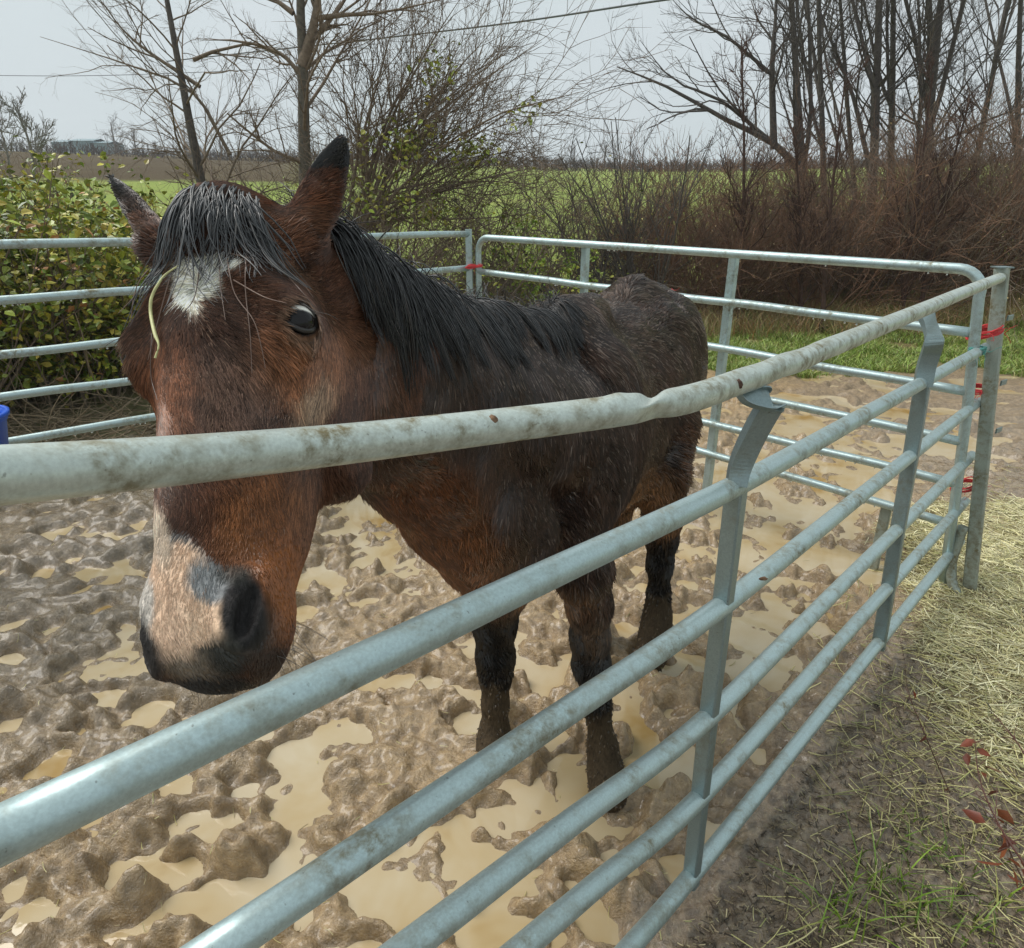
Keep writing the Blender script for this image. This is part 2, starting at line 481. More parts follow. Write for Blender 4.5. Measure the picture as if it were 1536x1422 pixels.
# ---- panel builder for the straight panels
def corral_panel(root, A, B, hts_a, hts_b, ups, rounded=True, foot=0.0, seed=1, mat=M_GALV, ndrops=120, legs=(), leanA=(0, 0, 0), leanB=(0, 0, 0)):
    """A, B ground points of the two ends; hts = rail heights at each end"""
    A = np.array(A, float); B = np.array(B, float)
    rails = []
    leanA = np.array(leanA, float); leanB = np.array(leanB, float)      # shift of the end per metre of height
    L = np.linalg.norm(B - A); dr = (B - A) / L
    rc = 0.09
    for i, (ha, hb) in enumerate(zip(hts_a, hts_b)):
        a = A + np.array([0, 0, ha]) + leanA * ha; b_ = B + np.array([0, 0, hb]) + leanB * hb
        if i == 0 and rounded:
            top = [a + [0, 0, -rc]]
            arc1 = [a + dr * (rc * (1 - math.cos(t))) + np.array([0, 0, -rc * (1 - math.sin(t))]) for t in np.linspace(0.15, math.pi / 2, 7)]
            arc2 = [b_ - dr * (rc * (1 - math.sin(t))) + np.array([0, 0, -rc * (1 - math.cos(t))]) for t in np.linspace(0, math.pi / 2 - .15, 7)]
            body = [lerp(arc1[-1], arc2[0], t) for t in np.linspace(0.1, .9, 9)]
            pa = np.array([A + [0, 0, -.04]] + [lerp(A, a, t_) for t_ in (.3, .6)] + [a + [0, 0, -rc - .02]] + arc1 + body + arc2 + [b_ + [0, 0, -rc - .02]] + [lerp(b_, B, .5)] + [B + [0, 0, -.04]])
            o = pipe_obj('frame_tube', pa, PR, mat, root)
            rails.append(pa[8:-8])
        else:
            n = 10
            pa = line(a, b_, n)
            rr = np.random.RandomState(seed * 10 + i)
            pa[1:-1, 2] += rr.randn(n - 2) * 0.0025
            pipe_obj('rail', smooth_path(pa, 3), PR * .97, mat, root)
            rails.append(pa)
    for t, lo in ups:
        c = lerp(A, B, t); h = lerp(hts_a[0], hts_b[0], t)
        bar_obj('upright', line(c + [0, 0, h - .012], c + [0, 0, lo], 4), 0.046, 0.036, np.cross(dr, [0, 0, 1.0]) * .25 + dr, mat, root)
    for t in legs:
        c = lerp(A, B, t)
        bar_obj('leg', line(c + [0, 0, hts_a[-1]], c + [0, 0, -.04], 2), 0.045, 0.032, dr, M_POST, root)
    if ndrops: drops_on(rails, ndrops, root, seed, r=0.0045)
    return rails

# back panel (right), from the right corner to the far corner
def height_at(px, py, gx, gy):
    """height over ground point (gx,gy) along pixel row"""
    Y = gy
    r = DN * ((py - 711) / FPX) + FW
    return CAMH + r[2] * (Y / r[1])
A2 = G(1415, 882); top2 = at_Y(1477, 420, A2[1])
B2 = P(718, 400, 5.3); B2[2] = 0
ha = [height_at(0, y, 0, A2[1]) for y in (405, 500, 588, 663, 726, 786)]
hb = [height_at(0, y, 0, B2[1]) for y in (356, 407, 459, 506, 550, 580)]
back = empty('corral_panel', A2, 'corral panel with rounded top corners running behind the rump of the horse', 'corral panel', 'steel panels of the horse pen')
def t_for(x):
    return min(np.linspace(0, 1, 500), key=lambda t: abs(proj((lerp(A2 + [(top2[0] - A2[0]) * .9, 0, 0], B2, t) + [0, 0, 1.3])[None])[0][0] - x))
corral_panel(back, A2, B2, ha, hb, [(t_for(1069), 0.12), (t_for(866), 0.12)], seed=2, ndrops=130, legs=(0.10,), leanA=((top2[0] - A2[0]) / top2[2], 0, 0))
# skid foot of the back panel at the corner
pipe_obj('foot', smooth_path([A2 + [0.012, 0, .32], A2 + [.004, -.002, .22], A2 + [.0, -.01, .13], A2 + [.006, -.05, .04], A2 + [.03, -.13, -.015]], 6), PR * 1.04, M_POST, back)
# left panel, from the far corner to the left
B3 = P(704, 400, 5.32); B3[2] = 0
A3 = P(-330, 400, 2.9); A3[2] = 0
px0 = P(0, 450, 3.5)
def Yat(A, B, x):
    t = min(np.linspace(0, 1, 800), key=lambda t: abs(proj((lerp(A, B, t) + [0, 0, 1.2])[None])[0][0] - x)); return t, lerp(A, B, t)[1]
t0, y0 = Yat(A3, B3, 0)
h0 = [height_at(0, y, 0, y0) for y in (367, 451, 530, 592, 655, 712)]
hb3 = [height_at(0, y, 0, B3[1]) for y in (351, 402, 455, 502, 546, 578)]
ha3 = [b_ + (a - b_) / (1 - t0) for a, b_ in zip(h0, hb3)]
left = empty('corral_panel', B3, 'corral panel at the far left with the leafy shrub right behind it', 'corral panel', 'steel panels of the horse pen')
tl = Yat(A3, B3, 243)[0]
corral_panel(left, A3, B3, ha3, hb3, [(tl, .1), (.02, .1)], rounded=False, seed=5, ndrops=150)
bar_obj('end_post', line(B3 + [0, 0, hb3[0] + .03], B3 + [0, 0, -.04], 3), .044, .036, np.array([1, 0, 0.]), M_GALV, left)

# ---- baling twine
def twine(px, py, d, cols, label, n=10, rx=0.035, mat=None, tails=3, seed=0, tilt=0.25):
    rr = np.random.RandomState(seed)
    c = P(px, py, d)
    geo = []
    for i in range(n):
        ph = np.linspace(0, 2 * math.pi, 22)
        w = rx * (1 + rr.randn() * .07)
        pa = np.stack([c[0] + w * 1.15 * np.cos(ph), c[1] + w * .85 * np.sin(ph), c[2] + tilt * w * np.cos(ph) + (rr.rand() - .5) * .020 + .004 * np.sin(ph * 3 + rr.rand() * 6)], 1)
        geo.append(tubes(pa[None], np.full((1, 22), .0026), 4))
    for i in range(tails):
        a = rr.rand() * 6.28
        s = c + np.array([w * math.cos(a), -rx * .9, 0])
        st = [s]
        dvec = np.array([rr.randn() * .5, -.3, rr.randn() * .5 - .2])
        for _ in range(7):
            dvec = dvec + rr.randn(3) * .45; dvec[2] -= .12
            st.append(st[-1] + .008 * dvec / np.linalg.norm(dvec) * (1.2))
        geo.append(tubes(np.array(st)[None], np.linspace(.0016, .0008, 8)[None], 4))
    V, F = cat_geo(geo)
    o = bpy.data.objects.new('tmp', None)
    ob = np_mesh('baling_twine', V - c, F, mat)
    ob.location = tuple(c)
    bpy.data.objects.remove(o)
    return tag(ob, label, 'twine', 'twine ties on the panels')
M_RED = simple_mat('red_twine', (0.62, 0.045, 0.05), .6, .3, 300)
M_TEAL = simple_mat('green_blue_twine', (0.10, 0.33, 0.30), .6, .3, 300)
twine(1478, 497, 3.24, 0, 'red twine wrapped round both corner posts, just under the top rail', 14, .052, M_RED, 5, 1, .35)
twine(1468, 583, 3.36, 0, 'red twine round the corner posts at the third rail', 11, .050, M_RED, 4, 2, .2)
twine(1449, 727, 3.52, 0, 'lowest red twine on the corner posts, near the fourth rail', 8, .046, M_RED, 4, 3, .45)
twine(1466, 525, 3.14, 0, 'green-blue twine looped over the second rail beside the corner post', 7, .027, M_TEAL, 6, 4, .1)
twine(711, 399, 5.25, 0, 'red twine tying the two posts at the far back corner', 9, .045, M_RED, 3, 5, .1)
twine(1001, 438, 4.2, 0, 'small red twine knot on the back rail beside the horse\'s rump', 5, .024, M_RED, 4, 6, .2)

# mud clod stuck on the top rail, leaf stuck on a lower rail
def lump(name, c, r, mat, seed, label, cat, flat=(1, 1, 1)):
    rr = np.random.RandomState(seed)
    V, F = lathe([(0.001, 1), (.5, .86), (.86, .5), (1, 0), (.86, -.5), (.5, -.86), (.001, -1)], 12)
    V = V * np.array(flat) * r * (1 + .35 * noise3(V, 2.2, seed)[:, None])
    o = np_mesh(name, V, F, mat); o.location = tuple(c)
    return tag(o, label, cat)
M_CLOD = simple_mat('dried_mud', (0.20, 0.115, 0.065), .8, .45, 200, bumpd=.003)
lump('mud_clod', P(738, 634, .882), .0085, M_CLOD, 1, 'brown lump of mud and horsehair stuck on the top rail above the horse\'s shoulder', 'mud', (.8, .5, 1.1))
lump('mud_clod', P(1075, 1164, 1.83), .012, M_CLOD, 2, 'brown lump of mud on the fifth rail just right of the nearest upright', 'mud', (.8, .4, 1))
for i, (x, y, d) in enumerate([(1145, 868, 1.52), (1225, 655, 1.83), (1290, 622, 2.1), (1200, 810, 1.78), (1205, 800, 1.80)][:3]):
    lump('mud_clod', P(x, y, d), .007, M_CLOD, 5 + i, ['dark mud speck on the third rail right of the nearest upright', 'larger dark mud speck on the second rail between the two uprights', 'smaller dark mud speck on the second rail close to the far upright'][i], 'mud', (1.2, .4, .6))
lump('mud_clod', P(1106, 577, 1.19), .0085, simple_mat('rust', (.075, .038, .024), .8, .4, 150), 9, 'rusty broken weld stub on the top rail where the nearest upright tore off', 'weld stub', (1, .5, 1))
# ================================================================ the horse
def unit(v): v = np.asarray(v, float); return v / np.linalg.norm(v)
# head frame (camera axes -> world)
def cam2w(v): return RT * v[0] + DN * v[1] + FW * v[2]
HF = P(292, 434, .865); HM = P(240, 955, .735)
A_ = unit(HM - HF)
psi = math.radians(10)
N0 = cam2w(np.array([-math.sin(psi), 0, -math.cos(psi)]))
N_ = unit(N0 - (N0 @ A_) * A_)
L_ = unit(np.cross(N_, A_))
if L_ @ RT < 0: L_ = -L_
# roll so that the horse's left eye sits a little higher
rl = math.radians(3)
L_, A_ = L_ * math.cos(rl) - A_ * math.sin(rl), A_ * math.cos(rl) + L_ * math.sin(rl)
HO = HF - A_ * 0.14
def Hd(s, l, n): return HO + A_ * s + L_ * l + N_ * n
RH = np.stack([A_, L_, N_])              # rows: local axes

class SDF:
    def __init__(self): self.ops = []
    def ell(self, c, r, R=None, k=.02, sub=False):
        R = np.eye(3) if R is None else np.asarray(R)
        self.ops.append(('e', np.array(c), np.array(r, float), R, k, sub))
    def cone(self, a, b, ra, rb, k=.02, sub=False):
        self.ops.append(('c', np.array(a), np.array(b), (ra, rb), k, sub))
    def evaluate(self, lo, hi, h):
        n = np.ceil((hi - lo) / h).astype(int) + 1
        ax = [lo[i] + np.arange(n[i]) * h for i in range(3)]
        D = np.full(n, 0.2, dtype=np.float32)
        for op in self.ops:
            k = op[4]
            if op[0] == 'e':
                ext = np.sqrt(((op[3] * op[2][:, None]) ** 2).sum(0)); bl = op[1] - ext; bh = op[1] + ext
            else:
                bl = np.minimum(op[1] - op[3][0], op[2] - op[3][1]); bh = np.maximum(op[1] + op[3][0], op[2] + op[3][1])
            mg = k + 3 * h + .01
            i0 = [max(0, int((bl[i] - mg - lo[i]) / h)) for i in range(3)]
            i1 = [min(n[i], int((bh[i] + mg - lo[i]) / h) + 2) for i in range(3)]
            if any(a >= b for a, b in zip(i0, i1)): continue
            sl = tuple(slice(a, b) for a, b in zip(i0, i1))
            X = (ax[0][sl[0]][:, None, None], ax[1][sl[1]][None, :, None], ax[2][sl[2]][None, None, :])
            if op[0] == 'e':
                c, r, R = op[1], op[2], op[3]
                q = [sum(R[j][i] * (X[i] - c[i]) for i in range(3)) for j in range(3)]
                k0 = np.sqrt(sum((q[j] / r[j]) ** 2 for j in range(3))) + 1e-6
                k1 = np.sqrt(sum((q[j] / r[j] ** 2) ** 2 for j in range(3))) + 1e-6
                d = k0 * (k0 - 1) / k1
            else:
                a, b_, (ra, rb) = op[1], op[2], op[3]
                ab = b_ - a; L2 = (ab ** 2).sum()
                t = np.clip(sum((X[i] - a[i]) * ab[i] for i in range(3)) / L2, 0, 1)
                d = np.sqrt(sum((X[i] - a[i] - t * ab[i]) ** 2 for i in range(3))) - (ra + (rb - ra) * t)
            d = d.astype(np.float32)
            cur = D[sl]
            if op[5]:
                hh = np.clip(.5 - .5 * (cur + d) / k, 0, 1); D[sl] = cur * (1 - hh) - d * hh + k * hh * (1 - hh)
            else:
                hh = np.clip(.5 + .5 * (d - cur) / k, 0, 1); D[sl] = d * (1 - hh) + cur * hh - k * hh * (1 - hh)
        return D, ax

def surface_nets(D, ax):
    """dual contouring on a regular grid -> verts, quads"""
    h = ax[0][1] - ax[0][0]
    S = D < 0
    nx, ny, nz = D.shape
    acc = np.zeros((nx - 1, ny - 1, nz - 1, 3), dtype=np.float32); cnt = np.zeros((nx - 1, ny - 1, nz - 1), dtype=np.float32)
    faces = []
    for d in range(3):
        sh = [slice(None)] * 3; sh2 = [slice(None)] * 3
        sh[d] = slice(0, -1); sh2[d] = slice(1, None)
        a, b_ = D[tuple(sh)], D[tuple(sh2)]
        cr = S[tuple(sh)] != S[tuple(sh2)]
        I = np.argwhere(cr)
        t = (a[cr] / (a[cr] - b_[cr]))
        pt = I.astype(np.float32); pt[:, d] += t
        o1, o2 = [i for i in range(3) if i != d]
        flip = S[tuple(sh)][cr]
        quad = []
        ok = np.ones(len(I), bool)
        for e1, e2 in ((0, 0), (1, 0), (1, 1), (0, 1)):
            J = I.copy(); J[:, o1] -= e1; J[:, o2] -= e2
            v = (J[:, o1] >= 0) & (J[:, o2] >= 0) & (J[:, o1] < D.shape[o1] - 1) & (J[:, o2] < D.shape[o2] - 1)
            ok &= v
            Jc = J[v]
            np.add.at(acc, (Jc[:, 0], Jc[:, 1], Jc[:, 2]), pt[v]); np.add.at(cnt, (Jc[:, 0], Jc[:, 1], Jc[:, 2]), 1)
            quad.append(J)
        Q = np.stack(quad, 1)[ok]; fl = flip[ok]
        if d == 1: fl = ~fl
        Q[~fl] = Q[~fl][:, ::-1]
        faces.append(Q)
    used = cnt > 0
    idx = np.full(cnt.shape, -1, dtype=np.int64); idx[used] = np.arange(used.sum())
    V = acc[used] / cnt[used][:, None]
    V = V * h + np.array([ax[0][0], ax[1][0], ax[2][0]])
    Q = np.concatenate(faces)
    F = idx[Q[..., 0], Q[..., 1], Q[..., 2]]
    return V, F

S_ = SDF()
# ---------- head
def he(s, l, n, rs, rl_, rn, k=.02, sub=False, R=RH): S_.ell(Hd(s, l, n), (rs, rl_, rn), R, k, sub)
def hc(a, b_, ra, rb, k=.02, sub=False): S_.cone(Hd(*a), Hd(*b_), ra, rb, k, sub)
def rot_local(ax_i, ang):
    c, s = math.cos(ang), math.sin(ang); R = np.eye(3)
    i, j = [(1, 2), (2, 0), (0, 1)][ax_i]
    R[i, i] = c; R[i, j] = s; R[j, i] = -s; R[j, j] = c
    return R @ RH

BU = unit([.466, .885, 0]); BV = np.array([BU[1], -BU[0], 0]); BW = np.array([0, 0, 1.0])
BO = np.array([.117, 1.80, 0])
RB = np.stack([BU, BV, BW])
def Bd(u, v, z): return BO + BU * u + BV * v + BW * z
def be(u, v, z, ru, rv, rz, k=.06, sub=False): S_.ell(Bd(u, v, z), (ru, rv, rz), RB, k, sub)
def C(px, py, d, rpx): return P(px, py, d), rpx * d * U / FPX

# barrel
be(.36, 0, 1.03, .50, .252, .300, .05)
be(.55, 0, 1.08, .35, .245, .27, .08)
be(.05, 0, 1.05, .26, .20, .34, .08)
S_.cone(Bd(-.04, 0, 1.36), Bd(.22, 0, 1.36), .055, .055, .08)
S_.cone(Bd(.20, 0, 1.32), Bd(.42, 0, 1.275), .045, .045, .05)
S_.cone(Bd(.42, 0, 1.275), Bd(.62, 0, 1.355), .045, .045, .05)
S_.cone(Bd(.58, 0, 1.345), Bd(.66, 0, 1.360), .045, .050, .07)
S_.cone(Bd(.66, 0, 1.360), Bd(.80, 0, 1.315), .050, .065, .06)
be(.79, 0, 1.18, .19, .16, .20, .08)
for sg in (1, -1):
    S_.ell(Bd(.64, sg * .11, 1.27), (.09, .07, .05), RB, .10)               # hip bone
    be(.79, sg * .125, 1.07, .18, .115, .27, .08)
    S_.cone(Bd(.60, sg * .135, 1.285), Bd(.66, sg * .05, 1.36), .032, .030, .045)                               # haunch
    be(.00, sg * .135, 1.06, .16, .085, .24, .11)                               # shoulder
    be(-.10, sg * .14, .97, .11, .09, .17, .06)                               # point of shoulder
be(-.13, 0, 1.0, .13, .19, .24, .08)                                          # chest
be(-.10, 0, .84, .13, .14, .12, .07)
be(.35, .0, .80, .35, .16, .10, .08)
be(.90, 0, 1.24, .08, .055, .09, .05)
# neck: crest, middle and throat lines in matching depth
cr_ = [C(480, 415, 1.06, 52), C(545, 445, 1.18, 46), C(630, 488, 1.38, 46), (C(725, 515, 1.66, 50)), C(800, 520, 1.90, 50)]
md_ = [C(478, 480, 1.10, 75), C(560, 540, 1.28, 100), C(650, 590, 1.50, 108), C(730, 620, 1.75, 110), C(790, 640, 1.95, 110)]
th_ = [C(480, 600, 1.12, 80), C(560, 625, 1.32, 88), C(635, 680, 1.55, 95), C(700, 750, 1.78, 95), C(740, 800, 1.95, 95)]
for ln in (cr_, md_, th_):
    for (a, ra), (b_, rb) in zip(ln[:-1], ln[1:]): S_.cone(a, b_, ra, rb, .05)
S_.ell(P(500, 700, 1.0), (.045, .05, .040), None, .04)
# link poll and jaw to the neck
S_.cone(Hd(.05, 0, -.08), md_[0][0], .075, .075, .04)
S_.cone(Hd(.03, 0, -.05), cr_[0][0], .055, .045, .04)
S_.cone(Hd(.14, 0, -.20), th_[0][0], .055, .07, .05)
# legs
def leg(pts, k=.03):
    pts = [C(*p) for p in pts]
    for (a, ra), (b_, rb) in zip(pts[:-1], pts[1:]): S_.cone(a, b_, ra, rb, k)
leg([(755, 800, 2.15, 70), (745, 870, 2.28, 50), (742, 935, 2.40, 29), (743, 985, 2.45, 25), (743, 1015, 2.47, 22), (743, 1055, 2.50, 18), (742, 1095, 2.53, 20), (741, 1118, 2.52, 23), (740, 1140, 2.50, 27)], .035)
leg([(845, 760, 2.08, 60), (872, 850, 2.12, 42), (884, 905, 2.18, 30), (885, 955, 2.24, 25), (887, 995, 2.28, 24), (896, 1060, 2.32, 18), (904, 1120, 2.36, 20), (908, 1155, 2.36, 24), (912, 1190, 2.33, 29)], .035)
leg([(985, 640, 2.62, 62), (988, 715, 2.70, 40), (994, 775, 2.82, 24), (993, 808, 2.88, 19), (990, 845, 2.92, 15), (988, 895, 2.98, 14), (986, 925, 3.0, 18), (982, 955, 2.99, 20), (976, 985, 2.96, 24)], .05)
leg([(905, 690, 2.75, 75), (900, 770, 2.85, 42), (898, 810, 2.95, 26), (896, 870, 3.03, 18), (893, 920, 3.08, 20), (888, 955, 3.04, 24)], .04)
be(.52, .04, .84, .26, .17, .11, .08)
# skull
he(.090, 0, -.084, .115, .080, .074)
he(.17, 0, -.058, .12, .088, .056)
for sg in (1, -1):
    he(.180, sg * .080, -.052, .046, .034, .038, .02)
    he(.180, sg * .094, -.048, .026, .024, .024, .012)
    hc((.128, sg * .052, -.022), (.162, sg * .088, -.036), .015, .015, .02)
    hc((.160, sg * .090, -.040), (.196, sg * .096, -.052), .012, .011, .012)
    he(.175, sg * .056, -.155, .125, .050, .105, .045)
    hc((.225, sg * .080, -.080), (.36, sg * .052, -.070), .018, .012, .02)
    hc((.12, sg * .035, -.225), (.40, sg * .028, -.125), .045, .034, .03)
    he(.33, sg * .032, -.085, .15, .038, .060, .03)
hc((.20, 0, -.050), (.43, 0, -.040), .052, .036, .03)
he(.30, 0, -.090, .18, .066, .080, .03)
he(.42, 0, -.075, .11, .060, .065, .03)
he(.485, 0, -.062, .075, .062, .058, .03)
for sg in (1, -1):
    he(.495, sg * .044, -.045, .050, .026, .032, .018)
    he(.505, sg * .035, -.080, .045, .032, .04, .02)
he(.535, 0, -.078, .034, .050, .044, .02)
he(.515, 0, -.120, .050, .042, .032, .018)
he(.43, 0, -.130, .09, .040, .035, .03)
NOS = {1: Hd(.500, .053, -.020), -1: Hd(.515, -.050, -.040)}
def rot3(ax_, ang, v):
    ax_ = unit(ax_); return v * math.cos(ang) + np.cross(ax_, v) * math.sin(ang) + ax_ * (ax_ @ v) * (1 - math.cos(ang))
for sg in (1, -1):
    out = unit(L_ * sg * .62 + N_ * .78); lon = unit(A_ - (A_ @ out) * out); lon = rot3(out, sg * -.25, lon); wd_ = np.cross(out, lon)
    NR = np.stack([lon, wd_, out]); nc = NOS[sg]
    # swollen rim, then the comma shaped opening
    S_.ell(nc - lon * .002, (.038, .019, .013), NR, .018)
    S_.ell(nc + out * .016 + wd_ * sg * .003, (.030, .0100, .022), NR, .006, True)
    S_.ell(nc + out * .022 - lon * .022 - wd_ * sg * .007, (.014, .010, .016), NR, .006, True)
    # eye opening
    S_.ell(Hd(.181, sg * .110, -.032), (.0182, .032, .0165), rot_local(0, sg * .62), .004, True)
hc((.565, -.03, -.105), (.50, -.066, -.105), .003, .003, .006, True)
hc((.565, .03, -.105), (.50, .066, -.105), .003, .003, .006, True)
hc((.565, -.03, -.105), (.565, .03, -.105), .003, .003, .006, True)
# ears: flattened leaf shapes with a scooped outer side
def ear(base, mid, tip, wpx, thick, rb, facing, scoop):
    b0, m0, t0_ = P(*base), P(*mid), P(*tip)
    ax = unit(t0_ - b0); L = np.linalg.norm(t0_ - b0)
    f = unit(np.array(facing) - (np.array(facing) @ ax) * ax); w_ = np.cross(ax, f)
    R_ = np.stack([ax, w_, f]); wr = wpx * mid[2] * U / FPX
    S_.cone(b0, lerp(b0, m0, .6), rb, wr * .85, .025)
    S_.ell(lerp(b0, m0, .85), (L * .42, wr, thick), R_, .015)
    S_.ell(lerp(m0, t0_, .30), (L * .34, wr * .72, thick * .8), R_, .010); S_.cone(lerp(m0, t0_, .5), t0_, wr * .30, .003, .010)
    sc = np.array(scoop); sc = unit(sc - (sc @ ax) * ax)
    S_.ell(m0 + sc * thick * 1.25 - ax * .004, (L * .36, wr * .62, thick * .85), np.stack([ax, np.cross(ax, sc), sc]), .006, True)
ear((450, 354, .965), (486, 283, .975), (511, 208, .985), 29, .020, .030, cam2w(np.array([.25, .0, -1.0])), cam2w(np.array([.55, .1, .8])))
ear((238, 366, .985), (214, 326, 1.0), (166, 266, 1.02), 17, .015, .026, cam2w(np.array([-.3, -.2, -1.0])), cam2w(np.array([-.6, .2, .7])))

HLO, HHI = None, None
def build_horse_mesh():
    # fine grid round the head, coarser for the rest; both come from one field and meet inside the neck
    px_cut = .12
    corners = np.array([Hd(s, l, n) for s in (-.04, .60) for l in (-.15, .15) for n in (-.30, .06)] + [P(511, 205, .99), P(160, 262, 1.04), P(440, 200, .99)])
    lo, hi = corners.min(0) - .02, corners.max(0) + .02
    hf, hcg = .0034, .0085
    # cutting plane across the neck
    cpt = P(505, 470, 1.12); cn = unit(cr_[2][0] - cpt + (th_[2][0] - cpt) * .5); 
    hi = np.maximum(hi, P(560, 700, 1.25)); lo = np.minimum(lo, P(500, 800, 1.0))
    out = []
    Df, axf = S_.evaluate(lo, hi, hf)
    Vf, Ff = surface_nets(Df, axf); del Df
    lo2 = np.array([-.75, .75, -.03]); hi2 = np.array([1.0, 2.95, 1.75])
    Dc, axc = S_.evaluate(lo2, hi2, hcg)
    Vc, Fc = surface_nets(Dc, axc); del Dc
    def keep(V, F, m): 
        F = F[m[F].all(1)]; u = np.unique(F); mp = np.full(len(V), -1); mp[u] = np.arange(len(u)); return V[u], mp[F]
    inb = lambda V, e: ((V > lo + e) & (V < hi - e)).all(1)
    sd_f = (Vf - cpt) @ cn; sd_c = (Vc - cpt) @ cn
    Vf, Ff = keep(Vf, Ff, (sd_f < .010) & inb(Vf, .0))
    Vc, Fc = keep(Vc, Fc, ~((sd_c < -.004) & inb(Vc, .0)))
    return (Vf, Ff), (Vc, Fc)
(fV, fF), (cV, cF) = build_horse_mesh()
print('horse verts', len(fV), len(cV))

def grad_normals(V, F):
    n = np.cross(V[F[:, 2]] - V[F[:, 0]], V[F[:, 3]] - V[F[:, 1]])
    N = np.zeros_like(V); [np.add.at(N, F[:, i], n) for i in range(4)]
    return N / (np.linalg.norm(N, axis=1, keepdims=True) + 1e-12)

def blob(x, y, cx, cy, rx, ry, soft=.5, rot=0.0):
    c, s = math.cos(rot), math.sin(rot)
    u_ = ((x - cx) * c + (y - cy) * s) / rx; v_ = (-(x - cx) * s + (y - cy) * c) / ry
    return 1 - sstep(1 - soft, 1 + soft, np.sqrt(u_ ** 2 + v_ ** 2))

def coat_colour(V):
    """bay coat: linear albedo at world points"""
    px, py, d = proj(V)
    q = V - HO; s, l, n = q @ A_, q @ L_, q @ N_
    b_ = V - BO; u_, v_, z_ = b_ @ BU, b_ @ BV, V[:, 2]
    n1 = noise3(V, 9, 1); n2 = noise3(V, 28, 2); n3 = noise3(V, 70, 4)
    wx = px + 9 * n2 + 5 * n3; wy = py + 9 * noise3(V, 26, 7) + 5 * n3
    col = np.tile(np.array([.036, .020, .0145]), (len(V), 1))
    def mixin(m, c): 
        nonlocal col
        m = np.clip(m, 0, 1)[:, None]; col = col * (1 - m) + np.array(c) * m
    onhead = (s > -.02) & (s < .62) & (n > -.32) & (d < 1.12)
    hd = onhead.astype(float)
    # body
    mixin((1 - hd) * sstep(.1, .8, n1 + .3) * .5, (.075, .04, .026))
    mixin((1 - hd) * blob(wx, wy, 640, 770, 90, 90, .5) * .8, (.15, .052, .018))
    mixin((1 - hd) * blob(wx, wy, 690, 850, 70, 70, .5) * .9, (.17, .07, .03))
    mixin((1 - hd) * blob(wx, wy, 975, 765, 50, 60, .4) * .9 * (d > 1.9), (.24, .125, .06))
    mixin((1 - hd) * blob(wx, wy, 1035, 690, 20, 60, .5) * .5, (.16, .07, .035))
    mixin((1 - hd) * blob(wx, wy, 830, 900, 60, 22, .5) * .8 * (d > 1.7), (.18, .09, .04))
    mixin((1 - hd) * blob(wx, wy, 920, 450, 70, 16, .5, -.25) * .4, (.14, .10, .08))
    # legs: black points, mud below
    lg = (1 - hd) * (z_ < .62)
    mixin(lg * sstep(.60, .50, z_ + .05 * n1), (.010, .008, .007))
    mixin(lg * sstep(.30, .24, z_ + .05 * n1 + .06 * n2), (.105, .074, .044))
    mixin(lg * blob(wx, wy, 890, 950, 28, 30, .6) * .6, (.12, .075, .045))
    # neck under mane: darker
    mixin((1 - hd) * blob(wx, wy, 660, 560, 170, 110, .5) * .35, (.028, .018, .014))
    # head
    mixin(hd, (.088, .040, .023))
    mixin(hd * sstep(.02, .6, n1 + .2) * .5, (.055, .026, .018))
    mixin(hd * blob(wx, wy, 300, 500, 90, 45, .6) * .7, (.030, .016, .012))
    mixin(hd * blob(wx, wy, 440, 545, 75, 55, .6) * .85, (.24, .105, .052))
    mixin(hd * blob(wx, wy, 385, 770, 85, 75, .6) * .9, (.18, .072, .028))
    mixin(hd * blob(wx, wy, 425, 890, 40, 90, .5) * .95, (.25, .092, .032))
    mixin(hd * blob(wx, wy, 470, 600, 45, 24, .6, -1.0) * .8, (.30, .21, .14))
    mixin(hd * blob(wx, wy, 335, 600, 75, 85, .6) * .5, (.105, .075, .062))
    mixin(hd * blob(wx, wy, 250, 570, 40, 80, .6) * .8, (.19, .075, .035))
    mixin(hd * blob(wx, wy, 300, 740, 40, 80, .6) * .6, (.050, .024, .018))
    # muzzle
    mixin(hd * blob(wx, wy, 300, 950, 120, 60, .35) * (s > .46), (.040, .036, .033))
    mixin(hd * blob(wx, wy, 288, 848, 76, 26, .30, .80), (.20, .205, .21))
    mixin(hd * blob(wx, wy, 262, 900, 66, 88, .12), (.60, .42, .30))
    mixin(hd * blob(wx, wy, 320, 930, 46, 40, .16), (.58, .41, .29))
    mixin(hd * blob(wx, wy, 242, 800, 13, 48, .4, -.1), (.52, .42, .33))
    mixin(hd * blob(wx, wy, 316, 874, 36, 28, .30, .7), (.20, .205, .21))
    mixin(hd * blob(wx, wy, 215, 900, 12, 60, .5), (.55, .50, .45))
    mixin(hd * blob(wx, wy, 290, 1000, 45, 24, .5) * .6, (.22, .17, .12))
    mixin(hd * blob(wx, wy, 215, 985, 22, 70, .4, -.35), (.030, .026, .024))
    mixin(hd * blob(wx, wy, 320, 1035, 90, 22, .4), (.026, .024, .024))
    for sg in (1, -1):
        e = np.linalg.norm((V - (NOS[sg] + N_ * .004 + L_ * sg * .004)) @ RH.T / np.array([.038, .019, .034]), axis=1)
        mixin(hd * sstep(1.2, .75, e), (.026, .024, .024))
    mixin(hd * blob(wx, wy, 352, 862, 30, 14, .4) * .7, (.05, .05, .045))
    mixin(hd * blob(wx, wy, 415, 1000, 40, 30, .5) * .9, (.045, .032, .026))
    mixin(hd * blob(wx, wy, 335, 985, 22, 30, .5) * .9, (.035, .033, .028))
